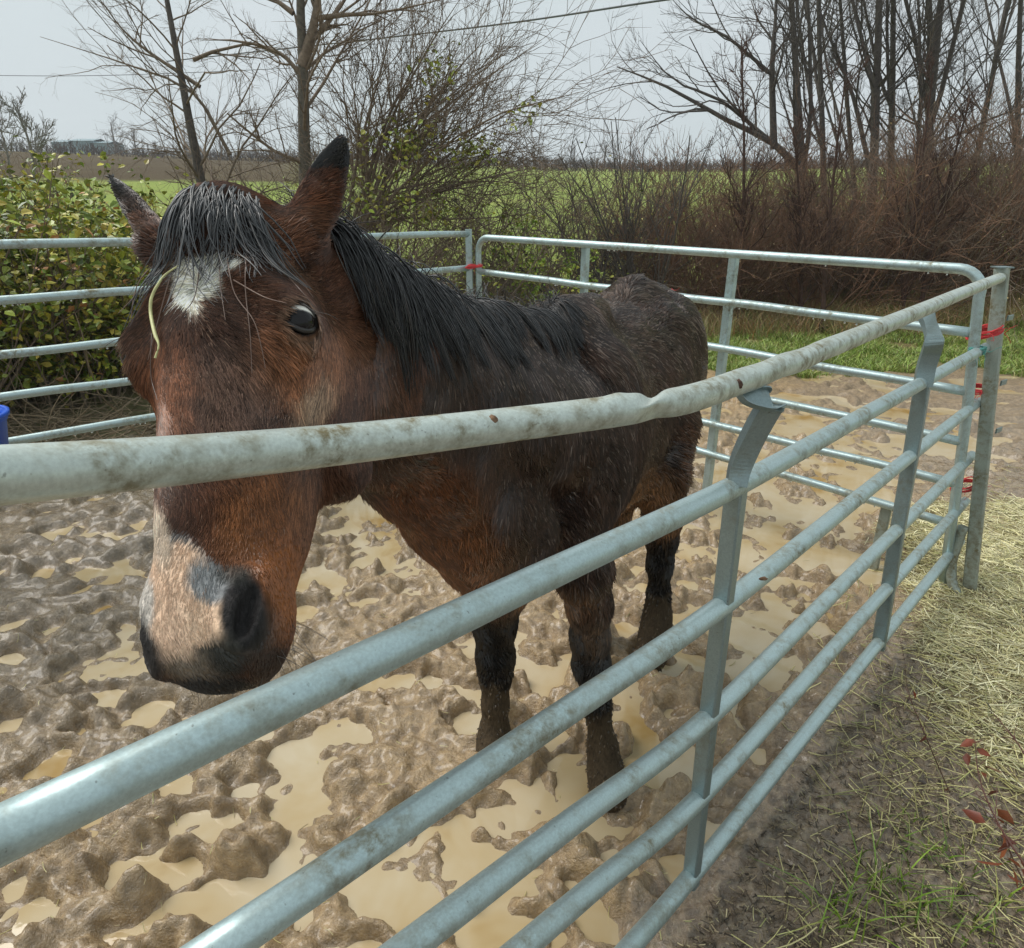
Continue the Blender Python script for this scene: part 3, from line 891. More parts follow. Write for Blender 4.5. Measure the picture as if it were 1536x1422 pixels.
    # star
    st = blob(wx, wy, 293, 420, 30, 26, .2) + blob(wx, wy, 318, 405, 22, 12, .25) + blob(wx, wy, 285, 448, 10, 18, .3)
    mixin(hd * st, (.78, .74, .62))
    # eye surrounds
    for sg in (1, -1):
        e = np.linalg.norm((V - Hd(.181, sg * .108, -.036)) * 1.0, axis=1)
        mixin(hd * sstep(.0235, .0195, e), (.016, .013, .012)); mixin(hd * sstep(.036, .027, e) * sstep(.021, .025, e) * .6, (.20, .13, .09))
    # ears: black tips
    et = sstep(.105, .06, np.linalg.norm(V - P(514, 210, .985), axis=1)) * (d > .75)
    mixin(et * 1.2 * hd, (.012, .011, .011)); mixin(et * 1.2 * (1 - hd), (.012, .011, .011))
    et = sstep(.055, .015, np.linalg.norm(V - P(172, 276, 1.01), axis=1))
    mixin(et, (.013, .012, .012))
    ea = sstep(.10, .06, np.linalg.norm(V - P(470, 300, .97), axis=1)) * (s < .02)
    mixin(ea * (1 - et) * .6 * (py > 255), (.10, .035, .016))
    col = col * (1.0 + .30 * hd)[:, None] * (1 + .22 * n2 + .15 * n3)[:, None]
    return np.clip(col, .004, 1)

horse = empty('horse', Bd(.3, 0, 0), 'wet bay horse with a white star and pink snip standing in the muddy pen', 'horse')
m, nt, b = new_mat('wet_bay_coat')
a = nt.nodes.new('ShaderNodeVertexColor'); a.layer_name = 'Col'
p_ = pos(nt)
mp = nt.nodes.new('ShaderNodeMapping'); mp.inputs['Scale'].default_value = (1, 1, .35)
nt.links.new(p_, mp.inputs[0])
nz = tex(nt, mp.outputs[0], 170, 3, .6, .4)
cc = mixc(nt, 1.0, a.outputs[0], ramp(nt, nz, [(.3, (.55,) * 3), (.7, (1.35,) * 3)]).outputs[0], 'MULTIPLY')
nt.links.new(cc, b.inputs['Base Color'])
b.inputs['Roughness'].default_value = .75; b.inputs['Specular IOR Level'].default_value = .15
bump(nt, b, nz, .8, .005)
M_COAT = m
bV = np.concatenate([fV, cV]); bF = np.concatenate([fF, cF + len(fV)])
bodyC = coat_colour(bV)
_q = bV - HO; _mz = (sstep(.36, .44, _q @ A_) * (np.linalg.norm(bV - HM, axis=1) < .35))[:, None]
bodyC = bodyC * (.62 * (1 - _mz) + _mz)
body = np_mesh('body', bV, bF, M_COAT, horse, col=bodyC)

# ---------- eyes
m, nt, b = new_mat('horse_eye')
_a = nt.nodes.new('ShaderNodeVertexColor'); _a.layer_name = 'Col'; nt.links.new(_a.outputs[0], b.inputs['Base Color']); b.inputs['Roughness'].default_value = .03
b.inputs['Specular IOR Level'].default_value = .28
M_EYE = m
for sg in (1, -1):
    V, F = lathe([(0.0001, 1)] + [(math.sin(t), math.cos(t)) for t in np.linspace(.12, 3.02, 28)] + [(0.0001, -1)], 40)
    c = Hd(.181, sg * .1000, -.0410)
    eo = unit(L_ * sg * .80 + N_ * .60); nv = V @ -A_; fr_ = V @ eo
    ec = np.tile([.010, .008, .009], (len(V), 1)); w_ = (sstep(.22, .34, nv) * sstep(-.2, .2, fr_))[:, None]  # pale cap on top: sky reflection painted into the eye colour
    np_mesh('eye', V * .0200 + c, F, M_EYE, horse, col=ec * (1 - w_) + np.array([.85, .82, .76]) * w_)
    # eyelids: a fold above and below
    lid = []
    o_ = unit(L_ * sg * .80 + N_ * .60); t2_ = unit(np.cross(A_, o_))
    for up in (1, -1):
        ph = np.linspace(-1.35, 1.35, 16)
        pa = np.array([c - A_ * up * (.0160 * math.cos(t)) + t2_ * .0185 * math.sin(t) + o_ * (.0135 * math.cos(t * .7) - .001) for t in ph])
        lid.append(tubes(pa[None], (.0026 * np.cos(ph * .85) + .0006)[None], 8))
    V, F = cat_geo(lid)
    np_mesh('eyelid', V, F, simple_mat('eyelid_skin', (.022, .017, .015), .4, .2, 200), horse)

# ---------------------------------------------------------------- hair
def sdf_pts(Q):
    Q = np.asarray(Q, float); D = np.full(len(Q), .2)
    for op in S_.ops:
        k = op[4]
        if op[0] == 'e':
            q = (Q - op[1]) @ op[3].T
            k0 = np.sqrt(((q / op[2]) ** 2).sum(1)) + 1e-6; k1 = np.sqrt(((q / op[2] ** 2) ** 2).sum(1)) + 1e-6
            d = k0 * (k0 - 1) / k1
        else:
            a, b_, (ra, rb) = op[1], op[2], op[3]; ab = b_ - a
            t = np.clip((Q - a) @ ab / (ab @ ab), 0, 1)
            d = np.linalg.norm(Q - a - t[:, None] * ab, axis=1) - (ra + (rb - ra) * t)
        if op[5]:
            h = np.clip(.5 - .5 * (D + d) / k, 0, 1); D = D * (1 - h) - d * h + k * h * (1 - h)
        else:
            h = np.clip(.5 + .5 * (d - D) / k, 0, 1); D = d * (1 - h) + D * h - k * h * (1 - h)
    return D
def sdf_grad(Q, e=.004):
    D = sdf_pts(Q); g = np.stack([sdf_pts(Q + np.eye(3)[i] * e) - D for i in range(3)], 1)
    return D, g / (np.linalg.norm(g, axis=1, keepdims=True) + 1e-9)
def lay_hair(root, d0, length, k, off0, off1, grav, flow, wob, rs, keep=.75):
    """strands that slide over the body: root (n,3)"""
    n = len(root); Pp = np.zeros((n, k, 3)); p = root.copy(); d = d0 / np.linalg.norm(d0, axis=1, keepdims=True)
    Pp[:, 0] = p; st = (length / (k - 1))[:, None]
    for j in range(1, k):
        D, g = sdf_grad(p)
        d = d * keep + (np.array([0, 0, -1.0]) * grav + flow) * (1 - keep) + rs.randn(n, 3) * wob
        nearw = (D < .02)[:, None]
        dn_ = (d * g).sum(1, keepdims=True)
        d = np.where(nearw & (dn_ < 0), d - dn_ * g, d)
        d /= np.linalg.norm(d, axis=1, keepdims=True)
        p = p + d * st
        D, g = sdf_grad(p)
        off = off0 + (off1 - off0) * j / (k - 1)
        push = np.maximum(0, off - D)
        p = p + g * push[:, None]
        Pp[:, j] = p
    return Pp
def clump(Pp, rs, ncl, amt):
    """pull strands towards guide strands with growing strength to the tip"""
    n, k, _ = Pp.shape
    gi = rs.choice(n, ncl, replace=False); r0 = Pp[:, 0]
    dist = ((r0[:, None] - r0[gi][None]) ** 2).sum(2); best = gi[dist.argmin(1)]
    w = (np.linspace(0, 1, k) ** .8 * amt)[None, :, None]
    return Pp * (1 - w) + (Pp[best] + rs.randn(n, 1, 3) * .0014) * w
m, nt, b = new_mat('wet_black_hair')
a = nt.nodes.new('ShaderNodeVertexColor'); a.layer_name = 'Col'
nt.links.new(a.outputs[0], b.inputs['Base Color']); b.inputs['Roughness'].default_value = .33; b.inputs['Specular IOR Level'].default_value = .6
M_HAIR = m
def hair_obj(name, Pp, r, cols, parent, label=None, tipf=.25, sides=4, rs=None):
    n, k, _ = Pp.shape
    R = (r * (.6 + .8 * rs.rand(n)))[:, None] * (1 - (1 - tipf) * np.linspace(0, 1, k)[None] ** 1.5)
    V, F = tubes(Pp, R, sides)
    o = np_mesh(name, V, F, M_HAIR, parent, col=np.repeat(cols, k * sides, 0)); o['kind'] = 'stuff'
    if label: o['label'] = label
    return o

# mane: rooted along the crest, hanging on the near side
rs = np.random.RandomState(11)
crest = smooth_path([P(452, 340, 1.02), P(490, 362, 1.06), P(545, 398, 1.18), P(630, 440, 1.38), P(725, 466, 1.66), P(800, 470, 1.90), P(838, 446, 2.03)], 12)
def on_crest(n, rs):
    t = rs.rand(n) * (len(crest) - 1.01); i = t.astype(int); f = (t - i)[:, None]
    return crest[i] * (1 - f) + crest[i + 1] * f, t / (len(crest) - 1)
n = 4200
r0, tq = on_crest(n, rs)
r0 = r0 + rs.randn(n, 3) * .008
D, g = sdf_grad(r0); r0 = r0 - g * (D - .003)[:, None]
d0 = np.stack([.55 + .2 * rs.randn(n), -.45 + .2 * rs.randn(n), .35 + .25 * rs.randn(n)], 1)
ln = (.125 + .09 * rs.rand(n)) * np.interp(tq, [0, .15, .5, .8, 1], [.8, 1.15, 1.1, .85, .6]) * (.6 + .6 * rs.rand(n))
Pp = lay_hair(r0, d0, ln, 13, .004, .010, 1.15, np.array([.12, -.03, 0]) , .075, rs, .72)
Pp = clump(Pp, rs, 210, .80)
cols = np.tile([.016, .0155, .017], (n, 1)) * (.5 + 1.3 * rs.rand(n, 1)); br = rs.rand(n) < .12; cols[br] = np.array([.06, .048, .042]) * (.7 + .6 * rs.rand(br.sum(), 1))
hair_obj('mane', Pp, .00115, cols, horse, 'wet black mane hanging in locks', .3, 4, rs)
# short upright hair along the far side of the crest
n = 500
r0, tq = on_crest(n, rs); D, g = sdf_grad(r0); r0 = r0 - g * (D - .002)[:, None]
d0 = np.stack([-.2 + .4 * rs.randn(n), .2 + .4 * rs.randn(n), .9 + .2 * rs.randn(n)], 1)
Pf = lay_hair(r0, d0, .03 + .05 * rs.rand(n), 6, .002, .006, .9, np.array([-.2, .1, 0]), .12, rs, .8)
hair_obj('crest_hair', Pf, .0010, np.tile([.03, .028, .028], (n, 1)), horse, None, .3, 3, rs)

# forelock
n = 235
a_ = rs.rand(n); l0 = (a_ - .5) * .105
r0 = np.array([Hd(.0 + .045 * q, l, .0) for q, l in zip(rs.rand(n), l0 + .030)])
D, g = sdf_grad(r0); r0 = r0 - g * (D - .004)[:, None]
d0 = A_ * .35 + N_ * (.5 + .3 * rs.rand(n))[:, None] + L_ * (l0 * 1.6 + .12 * rs.randn(n) + .02)[:, None] + A_ * .3
ln = (.066 + .060 * rs.rand(n)) * (1 + .35 * (l0 < -.025)) * (1 - .22 * np.exp(-((l0 + .012) / .018) ** 2))
fl = A_[None] * 1.0 + L_[None] * ((l0 * 9.0) - .12 + .45 * rs.randn(n))[:, None] * .9 - N_[None] * .55
Pf = lay_hair(r0, d0, ln, 14, .004, .0035, .25, fl, .10, rs, .74)
Pf = clump(Pf, rs, 90, .85)
cols = np.tile([.050, .051, .054], (n, 1)) * (.3 + 1.8 * rs.rand(n, 1)); br = rs.rand(n) < .10; cols[br] = np.array([.16, .15, .145]) * (.6 + .6 * rs.rand(br.sum(), 1))
hair_obj('forelock', Pf, .0010, cols, horse, 'wet grey-black forelock over the forehead', .3, 4, rs)
# single long hairs stuck to the face
lh = [[(340, 385), (352, 440), (380, 480), (392, 520), (398, 552)], [(385, 350), (420, 400), (455, 440), (478, 470)], [(300, 350), (262, 400), (240, 470), (222, 540)], [(370, 370), (368, 430), (375, 500), (378, 560)], [(350, 420), (395, 445), (430, 455)], [(250, 380), (205, 430), (195, 520), (197, 575)], [(345, 380), (402, 395), (448, 420), (470, 446)], [(240, 400), (215, 430), (178, 470)], [(300, 400), (290, 450), (262, 480)], [(228, 500), (226, 560), (236, 600)], [(330, 360), (330, 420), (338, 480)]]
def ray_hit(px, py, off=.003):
    r = RT * ((px - 768) / FPX) + DN * ((py - 711) / FPX) + FW; t = .5
    for _ in range(60):
        d = sdf_pts((CAM + r * t)[None])[0] - off
        if d < .0008: break
        t += max(d, .0006) * .9
        if t > 3: break
    return CAM + r * min(t, 3)
geo = []; gc = []
for i, pts in enumerate(lh):
    q = smooth_path([np.array([a, b_, 0.]) for a, b_ in pts], 5)
    last = None; pa = []
    for a, b_, _ in q:
        h = ray_hit(a, b_, .0035)
        if last is not None and np.linalg.norm(h - last) > .06: h = last + (P(a, b_, proj(last[None])[2][0] / U) - last)
        pa.append(h); last = h
    V, F = tubes(np.array(pa)[None], np.linspace(.0009, .0004, len(pa))[None], 4)
    geo.append((V, F)); gc.append(np.tile(np.array([.17, .11, .085]) * (.6 + .7 * rs.rand()), (len(V), 1)))
V, F = cat_geo(geo); o = np_mesh('loose_hair', V, F, M_HAIR, horse, col=np.concatenate(gc)); o['kind'] = 'stuff'
# tail
n = 500
r0 = Bd(.985, 0, 1.27) + rs.randn(n, 3) * np.array([.018, .018, .02])
d0 = BU * .8 + rs.randn(n, 3) * .12 + np.array([0, 0, .1])
Pf = lay_hair(r0, d0, .62 + .25 * rs.rand(n), 14, .004, .012, 1.3, BV * .03, .03, rs, .70)
Pf = clump(Pf, rs, 40, .6)
hair_obj('tail', Pf, .0024, np.tile([.018, .015, .014], (n, 1)) * (.5 + 1.2 * rs.rand(n, 1)), horse, 'wet dark tail', .3, 4, rs)
# whiskers and lashes
wp = []
for sg in (1, -1):
    for _ in range(16): wp.append((Hd(.50 + .05 * rs.rand(), sg * (.03 + .03 * rs.rand()), -.07 - .06 * rs.rand()), unit(L_ * sg * .6 + A_ * .8 - N_ * .2 + rs.randn(3) * .4), .02 + .03 * rs.rand()))
    for q in range(9): wp.append((Hd(.163, sg * (.104 + .004 * q / 9), -.060 + .04 * q / 9), unit(L_ * sg * .9 - A_ * .2 + N_ * .35 + A_ * .5 + rs.randn(3) * .15), .022 + .010 * rs.rand()))
r0 = np.array([w[0] for w in wp]); D, g = sdf_grad(r0); r0 = r0 - g * D[:, None]
Pf, Rf = (lambda st, dr, L: (np.stack([st + dr * L[:, None] * t + np.array([0, 0, -1.]) * (L[:, None] * .35 * t * t) for t in np.linspace(0, 1, 6)], 1), None))(r0, np.array([w[1] for w in wp]), np.array([w[2] for w in wp]))
hair_obj('whiskers', Pf, .0004, np.tile([.10, .08, .07], (len(Pf), 1)), horse, None, .4, 3, rs)

# ---------------------------------------------------------------- coat: wet clumped tufts lying on the skin
def coat_tufts(V, F, n, spacing_scale, rs, flowf, lenf, widf, lift, glp=.07, glc=np.array([.15, .115, .095])):
    a, b_, c_, d_ = (V[F[:, i]] for i in range(4))
    nn = np.cross(c_ - a, d_ - b_); area = np.linalg.norm(nn, axis=1) * .5; nn = nn / (2 * area[:, None] + 1e-12)
    ctr = (a + b_ + c_ + d_) / 4
    vis = ((CAM - ctr) * nn).sum(1) / np.linalg.norm(CAM - ctr, axis=1) > -.35
    dist = np.linalg.norm(ctr - CAM, axis=1)
    w = area * vis / dist ** spacing_scale * (1 - .93 * sstep(.34, .26, ctr[:, 2]))
    w = w * (1 - .72 * sstep(.38, .45, (ctr - HO) @ A_) * (np.linalg.norm(ctr - HM, axis=1) < .3))
    for sg in (1, -1):
        w = w * (np.linalg.norm(ctr - Hd(.181, sg * .108, -.035), axis=1) > .0245)
        w = w * (np.linalg.norm((ctr - NOS[sg]) @ RH.T / np.array([.040, .026, .030]), axis=1) > 1)
    i = rs.choice(len(F), n, p=w / w.sum())
    u1_, u2_ = rs.rand(n, 1), rs.rand(n, 1)
    p = (a[i] * (1 - u1_) + b_[i] * u1_) * (1 - u2_) + (d_[i] * (1 - u1_) + c_[i] * u1_) * u2_
    nr = nn[i]; f = flowf(p)
    th = .9 * noise3(p, 8, 3) + .45 * noise3(p, 30, 6) + .15 * rs.randn(n)
    f = f - (f * nr).sum(1, keepdims=True) * nr; f /= np.linalg.norm(f, axis=1, keepdims=True) + 1e-9
    s_ = np.cross(nr, f); f = f * np.cos(th)[:, None] + s_ * np.sin(th)[:, None]; s_ = np.cross(nr, f)
    dd = dist[i]; L = lenf(p, dd) * (.6 + .8 * rs.rand(n)); W = widf(p, dd) * (.6 + .8 * rs.rand(n))
    q_ = rs.rand(n, 1); mzp = (sstep(.38, .45, (p - HO) @ A_) * (np.linalg.norm(p - HM, axis=1) < .3))[:, None]
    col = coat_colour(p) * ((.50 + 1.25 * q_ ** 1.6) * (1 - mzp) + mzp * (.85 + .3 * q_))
    cl = noise3(p, 60, 12)[:, None]; col = col * (1 + .55 * cl * (1 - mzp))
    gl = rs.rand(n) < glp * (1 + 2.0 * (nr[:, 2] > .35)) * (p[:, 2] > .62) * (col.max(1) > .018) * (.3 + .7 * sstep(1.1, 1.6, np.linalg.norm(p - CAM, axis=1))); col[gl] = col[gl] * .5 + glc * (.5 + .8 * rs.rand(gl.sum(), 1))  # wet glints painted as pale tufts, more of them on upward faces
    col = np.clip(col, .003, 1)
    L = L * (1 + .5 * cl[:, 0])
    lf = lift(p, dd)
    rows = []; ncol = []
    for t, wf, up, cf in ((0, .75, -.3, .60), (.4, 1.0, .55, 1.0), (1.0, .06, .9, 1.35)):  # darker roots, lighter tips: wet sheen put into the hair colour
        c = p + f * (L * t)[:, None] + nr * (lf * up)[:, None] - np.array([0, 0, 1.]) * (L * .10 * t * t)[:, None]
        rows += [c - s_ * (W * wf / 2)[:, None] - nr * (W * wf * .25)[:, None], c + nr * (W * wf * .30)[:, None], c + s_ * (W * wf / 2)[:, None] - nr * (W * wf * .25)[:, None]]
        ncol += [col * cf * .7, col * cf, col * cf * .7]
    VV = np.stack(rows, 1).reshape(-1, 3); o = np.arange(n)[:, None] * 9
    FF = np.concatenate([o + np.array(q) for q in ([0, 1, 4, 3], [1, 2, 5, 4], [3, 4, 7, 6], [4, 5, 8, 7])])
    cc_ = np.stack(ncol, 1).reshape(-1, 3)
    return VV, FF, np.clip(cc_, 0, 1)
def flow_head(p):
    q = p - HO; s, l = q @ A_, q @ L_
    ks = np.clip((s - .150) * 9, -1, 1)
    return A_ * (ks * 1.0 + .12)[:, None] + L_ * np.clip(l * 11, -1, 1)[:, None] * sstep(.36, .12, s)[:, None] - N_ * .2
def flow_body(p):
    z = p[:, 2]
    dn_ = sstep(.75, .5, z)[:, None]
    nk = sstep(.25, -.1, (p - BO) @ BU)[:, None]
    return (BU * .8 + np.array([0, 0, -.55])) * (1 - dn_) * (1 - nk) + np.array([0, 0, -1.]) * dn_ + (BU * .25 + np.array([.1, 0, -.9])) * nk * (1 - dn_)
M_TUFT = M_HAIR.copy(); M_TUFT.name = 'wet_coat_tufts'
M_TUFT.node_tree.nodes['Principled BSDF'].inputs['Roughness'].default_value = .42
M_TUFT.node_tree.nodes['Principled BSDF'].inputs['Specular IOR Level'].default_value = .38
rs = np.random.RandomState(3)
def muzzle_f(p):
    q = p - HO; s = q @ A_
    return (1 - .62 * sstep(.36, .43, s)) * (1 - .45 * sstep(.02, -.04, s))
Vt, Ft, Ct = coat_tufts(fV, fF, 72000, 1.0, rs, flow_head, lambda p, d: .0150 * muzzle_f(p), lambda p, d: .0019 + 0 * d, lambda p, d: .0020 * muzzle_f(p), .025, np.array([.20, .13, .09]))
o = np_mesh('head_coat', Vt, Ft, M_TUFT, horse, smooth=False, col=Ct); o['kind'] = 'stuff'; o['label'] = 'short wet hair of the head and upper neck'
Vt, Ft, Ct = coat_tufts(cV, cF, 95000, 2.0, rs, flow_body, lambda p, d: (.018 + .010 * d) * (1 - .45 * sstep(.75, .5, p[:, 2])) * (1 - .55 * sstep(.36, .26, p[:, 2])), lambda p, d: .0024 + .0019 * d, lambda p, d: .0040 + 0 * d)
M_TUFTB = M_TUFT.copy(); M_TUFTB.name = 'wet_body_coat'; _b = M_TUFTB.node_tree.nodes['Principled BSDF']; _b.inputs['Roughness'].default_value = .36; _b.inputs['Specular IOR Level'].default_value = .45; _b.inputs['Coat Weight'].default_value = .12; _b.inputs['Coat Roughness'].default_value = .22
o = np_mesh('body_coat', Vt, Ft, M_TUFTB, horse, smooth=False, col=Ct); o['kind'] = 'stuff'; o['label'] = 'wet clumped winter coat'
# straw stalk caught in the forelock
sp_ = [ray_hit(a, b_, .010) for a, b_ in ((268, 398), (248, 412), (236, 428), (227, 448), (226, 470), (232, 500), (238, 518), (233, 537))]
pa = smooth_path(sp_, 4)
V, F = tubes(pa[None], np.interp(np.linspace(0, 1, len(pa)), [0, .3, .75, .85, 1], [.0008, .0016, .0022, .0010, .0014])[None], 5)
tag(np_mesh('straw_stalk', V, F, simple_mat('fresh_straw', (.55, .54, .26), .5, .2, 100)), 'pale yellow straw stalk hanging from the horse\'s forelock beside the star', 'straw')
# ================================================================ ground: mud, puddles, field
PUD = [(540,765,50,30),(575,825,34,26),(480,868,38,18),(540,735,60,14),(600,850,40,12),(175,862,62,18),(210,792,34,14),(188,985,46,30),(150,1038,40,16),(112,1105,28,20),(250,1085,44,26),
 (335,1238,40,30),(238,1295,56,36),(452,1195,46,62),(505,1100,40,24),(400,1345,62,60),(600,1335,120,80),(690,1268,70,46),(470,1130,26,30),
 (850,1180,62,56),(800,1215,60,32),(790,1322,52,46),(880,1235,60,26),(952,1062,44,30),(660,1030,26,12),(560,1030,40,14),
 (1132,940,70,40),(1150,1000,56,34),(1005,1140,66,34),(1075,1050,40,30),(1110,832,80,26),(1232,765,66,24),(1285,705,90,30),(1180,640,70,20),(1335,622,60,14),
 (1105,712,56,30),(1172,870,60,16),(1240,830,40,12),(1220,925,36,16),(815,1015,40,22),(690,1085,30,18),(1160,790,50,14),(1260,660,70,12),(1090,760,44,16),(640,945,40,10),(700,1395,60,30),
 (1420,660,60,12),(1480,690,50,10),(120,800,50,8),(60,980,30,10),(520,1420,60,30),(1030,1240,20,20),(990,985,50,16),(760,1100,30,14)]
WATER_Z = -.012
def terrain_base(X, Y):
    D = np.sqrt(X ** 2 + Y ** 2)
    ang = np.arctan2(X, np.maximum(Y, .01))
    rise = .079 - .012 * sstep(-.25, .25, ang)
    z = rise * np.maximum(0, D - 9) * sstep(8, 16, D)
    z = np.where(D > 112, rise * 103 + (D - 112) * .012, z)
    return z + .10 * fbm2(X * .12, Y * .12, 3, 4) * sstep(7, 12, D)
def ground_h(X, Y, detail=True):
    base = terrain_base(X, Y)
    px, py, d = proj(np.stack([X, Y, np.zeros_like(X)], -1).reshape(-1, 3))
    px = px.reshape(X.shape); py = py.reshape(X.shape); d = d.reshape(X.shape)
    # inside of the pen
    near_line = (X - u1_pts[5][0]) * pn[0] + (Y - u1_pts[5][1]) * pn[1]      # >0 outside
    pen = sstep(.10, -.20, near_line)
    outr = sstep(-.22, .03, near_line)
    mudz = sstep(7.9, 6.7, Y + .5 * fbm2(X * .9, Y * .9, 3, 77)) * (1 - sstep(1.9, 2.6, -X) * sstep(3.4, 4.6, Y) * .5)
    n1 = fbm2(X * 2.2, Y * 2.2, 3, 1); n2 = fbm2(X * 7, Y * 7, 4, 2, .6); n3 = fbm2(X * 22, Y * 22, 4, 3, .65)
    wx = X + .05 * fbm2(X * 9, Y * 9, 3, 21); wy = Y + .05 * fbm2(X * 9, Y * 9, 3, 22)
    rid = np.minimum(np.abs(fbm2(wx * 8, wy * 8, 3, 5, .5)) * 3.4, 1.3)
    rid2 = np.minimum(np.abs(fbm2(wx * 21, wy * 21, 3, 6, .5)) * 3.2, 1.3)
    sm = .35 + .9 * sstep(-.35, .35, fbm2(X * 1.4, Y * 1.4, 3, 61))
    clod = .030 * n1 + .018 * np.clip(n2 * 1.6, -.7, .8) + .030 * (.55 + .45 * sm) * (rid - .5) + .013 * sm * (rid2 - .5) * sstep(6, 2.5, Y) + .006 * sm * n3 * sstep(5, 2, Y)
    wpx = px + 60 * fbm2(X * 6 + 3, Y * 6, 3, 8) + 22 * fbm2(X * 25, Y * 25, 3, 9); wpy = py + 36 * fbm2(X * 6, Y * 6 + 7, 3, 10) + 16 * fbm2(X * 25, Y * 25, 3, 11)
    m = np.zeros_like(X)
    for cx, cy, rx, ry in PUD:
        if cy > 1150: rx, ry = rx * .84, ry * .84
        q = np.sqrt(((wpx - cx) / rx) ** 2 + ((wpy - cy) / ry) ** 2)
        m = np.maximum(m, sstep(1.32, .72, q))
    far_p = sstep(.0, .16, fbm2(X * 1.9, Y * 2.2, 3, 31)) * sstep(2.1, 2.9, Y) * sstep(.2, .9, X) * pen
    m = np.maximum(m * mudz, far_p * .9) * (1 - outr * sstep(4.2, 3.2, Y))
    h_pen = clod + .024
    h_pen = h_pen * (1 - m) + m * (-.036 + .020 * n2 + .010 * rid2)
    h_out = .022 + .010 * n1 + .012 * n2 + .008 * n3 + .008 * rid2
    h_out = h_out * (1 - m) + m * (-.03)
    lo_rough = sstep(600, 0, px) * sstep(760, 1100, py) * 0
    h = h_pen * (1 - outr) + h_out * outr
    h = h * mudz + (1 - mudz) * (.02 + .02 * n1 + .012 * n2)
    # fade tiny relief with distance
    far = sstep(7, 10, np.sqrt(X ** 2 + Y ** 2))
    return base + h * (1 - far), m, outr, mudz, px, py
def grid_axis_y():
    y, out = .32, []
    while y < 8.2: out.append(y); y += max(.0072, .0040 * y)
    while y < 240: out.append(y); y += .03 + .05 * (y - 8.2) * .9
    return np.array(out)
def grid_axis_x():
    half, x = [], .0
    while x < 2.0: half.append(x); x += .0095
    while x < 3.8: half.append(x); x += .016
    while x < 230: half.append(x); x += .05 + .07 * (x - 3.8)
    half = np.array(half)
    return np.concatenate([-half[::-1][:-1], half])
gx = grid_axis_x() + .15; gy = np.concatenate([[-30, -8, -2, -.5, 0, .16], grid_axis_y()])
X, Y = np.meshgrid(gx, gy)
H, PM, OUT, MZ, GPX, GPY = ground_h(X, Y)
rs = np.random.RandomState(404)
def stamp(cx, cy, rad, fn):
    i0, i1 = np.searchsorted(gx, [cx - rad, cx + rad]); j0, j1 = np.searchsorted(gy, [cy - rad, cy + rad])
    if i1 - i0 < 2 or j1 - j0 < 2: return
    sl = (slice(j0, j1), slice(i0, i1)); H[sl] += fn(X[sl] - cx, Y[sl] - cy) * MZ[sl] * (1 - .92 * OUT[sl])
for _ in range(900):                       # hoof prints with pushed up rims
    cy = .9 + 6.3 * rs.rand() ** 1.25; cx = (rs.rand() * 2 - 1) * (1.0 + .85 * cy); a_ = rs.rand() * 3.14; sc = .8 + .5 * rs.rand(); dp = .025 + .035 * rs.rand(); sd = rs.randint(90)
    def fn(dx, dy):
        u_ = (dx * math.cos(a_) + dy * math.sin(a_)) / (.060 * sc); v_ = (-dx * math.sin(a_) + dy * math.cos(a_)) / (.075 * sc)
        q = np.sqrt(u_ ** 2 + v_ ** 2) * (1 + .25 * noise2(dx * 22, dy * 22, sd))
        return -dp * sstep(1.25, .5, q) + .013 * np.exp(-((q - 1.35) / .28) ** 2) * (1 + .8 * noise2(dx * 40, dy * 40, sd + 1))
    stamp(cx, cy, .17, fn)
for _ in range(1100):                      # thrown up clods
    cy = .75 + 5.2 * rs.rand() ** 1.2; cx = (rs.rand() * 2 - 1) * (.9 + .85 * cy); r_ = .014 + .045 * rs.rand() ** 2; h_ = r_ * (.30 + .38 * rs.rand()); sd = rs.randint(90)
    def fn(dx, dy):
        q = np.sqrt(dx ** 2 + dy ** 2) / r_ * (1 + .45 * noise2(dx / r_ * 1.1, dy / r_ * 1.1, sd))
        return h_ * np.sqrt(np.maximum(0, 1 - q ** 2)) * (1 + .22 * noise2(dx * 60, dy * 60, sd + 2))
    stamp(cx, cy, r_ * 1.6, fn)
for _ in range(2):                         # slumping: wet mud has no sharp points
    Hs = H.copy(); Hs[1:-1, 1:-1] = .36 * H[1:-1, 1:-1] + .16 * (H[:-2, 1:-1] + H[2:, 1:-1] + H[1:-1, :-2] + H[1:-1, 2:])
    H = H * (1 - MZ * (1 - OUT)) + Hs * MZ * (1 - OUT)
_t = H - WATER_Z; _w = MZ * sstep(9, 7, Y)
H = H * (1 - _w) + _w * (WATER_Z + _t * (.28 + .72 * sstep(.0, .028, np.abs(_t))))
nx_, ny_ = len(gx), len(gy)
V = np.stack([X, Y, H], -1).reshape(-1, 3)
i = np.arange(ny_ - 1)[:, None] * nx_ + np.arange(nx_ - 1)[None]
F = np.stack([i, i + 1, i + nx_ + 1, i + nx_], -1).reshape(-1, 4)
print('ground quads', len(F))
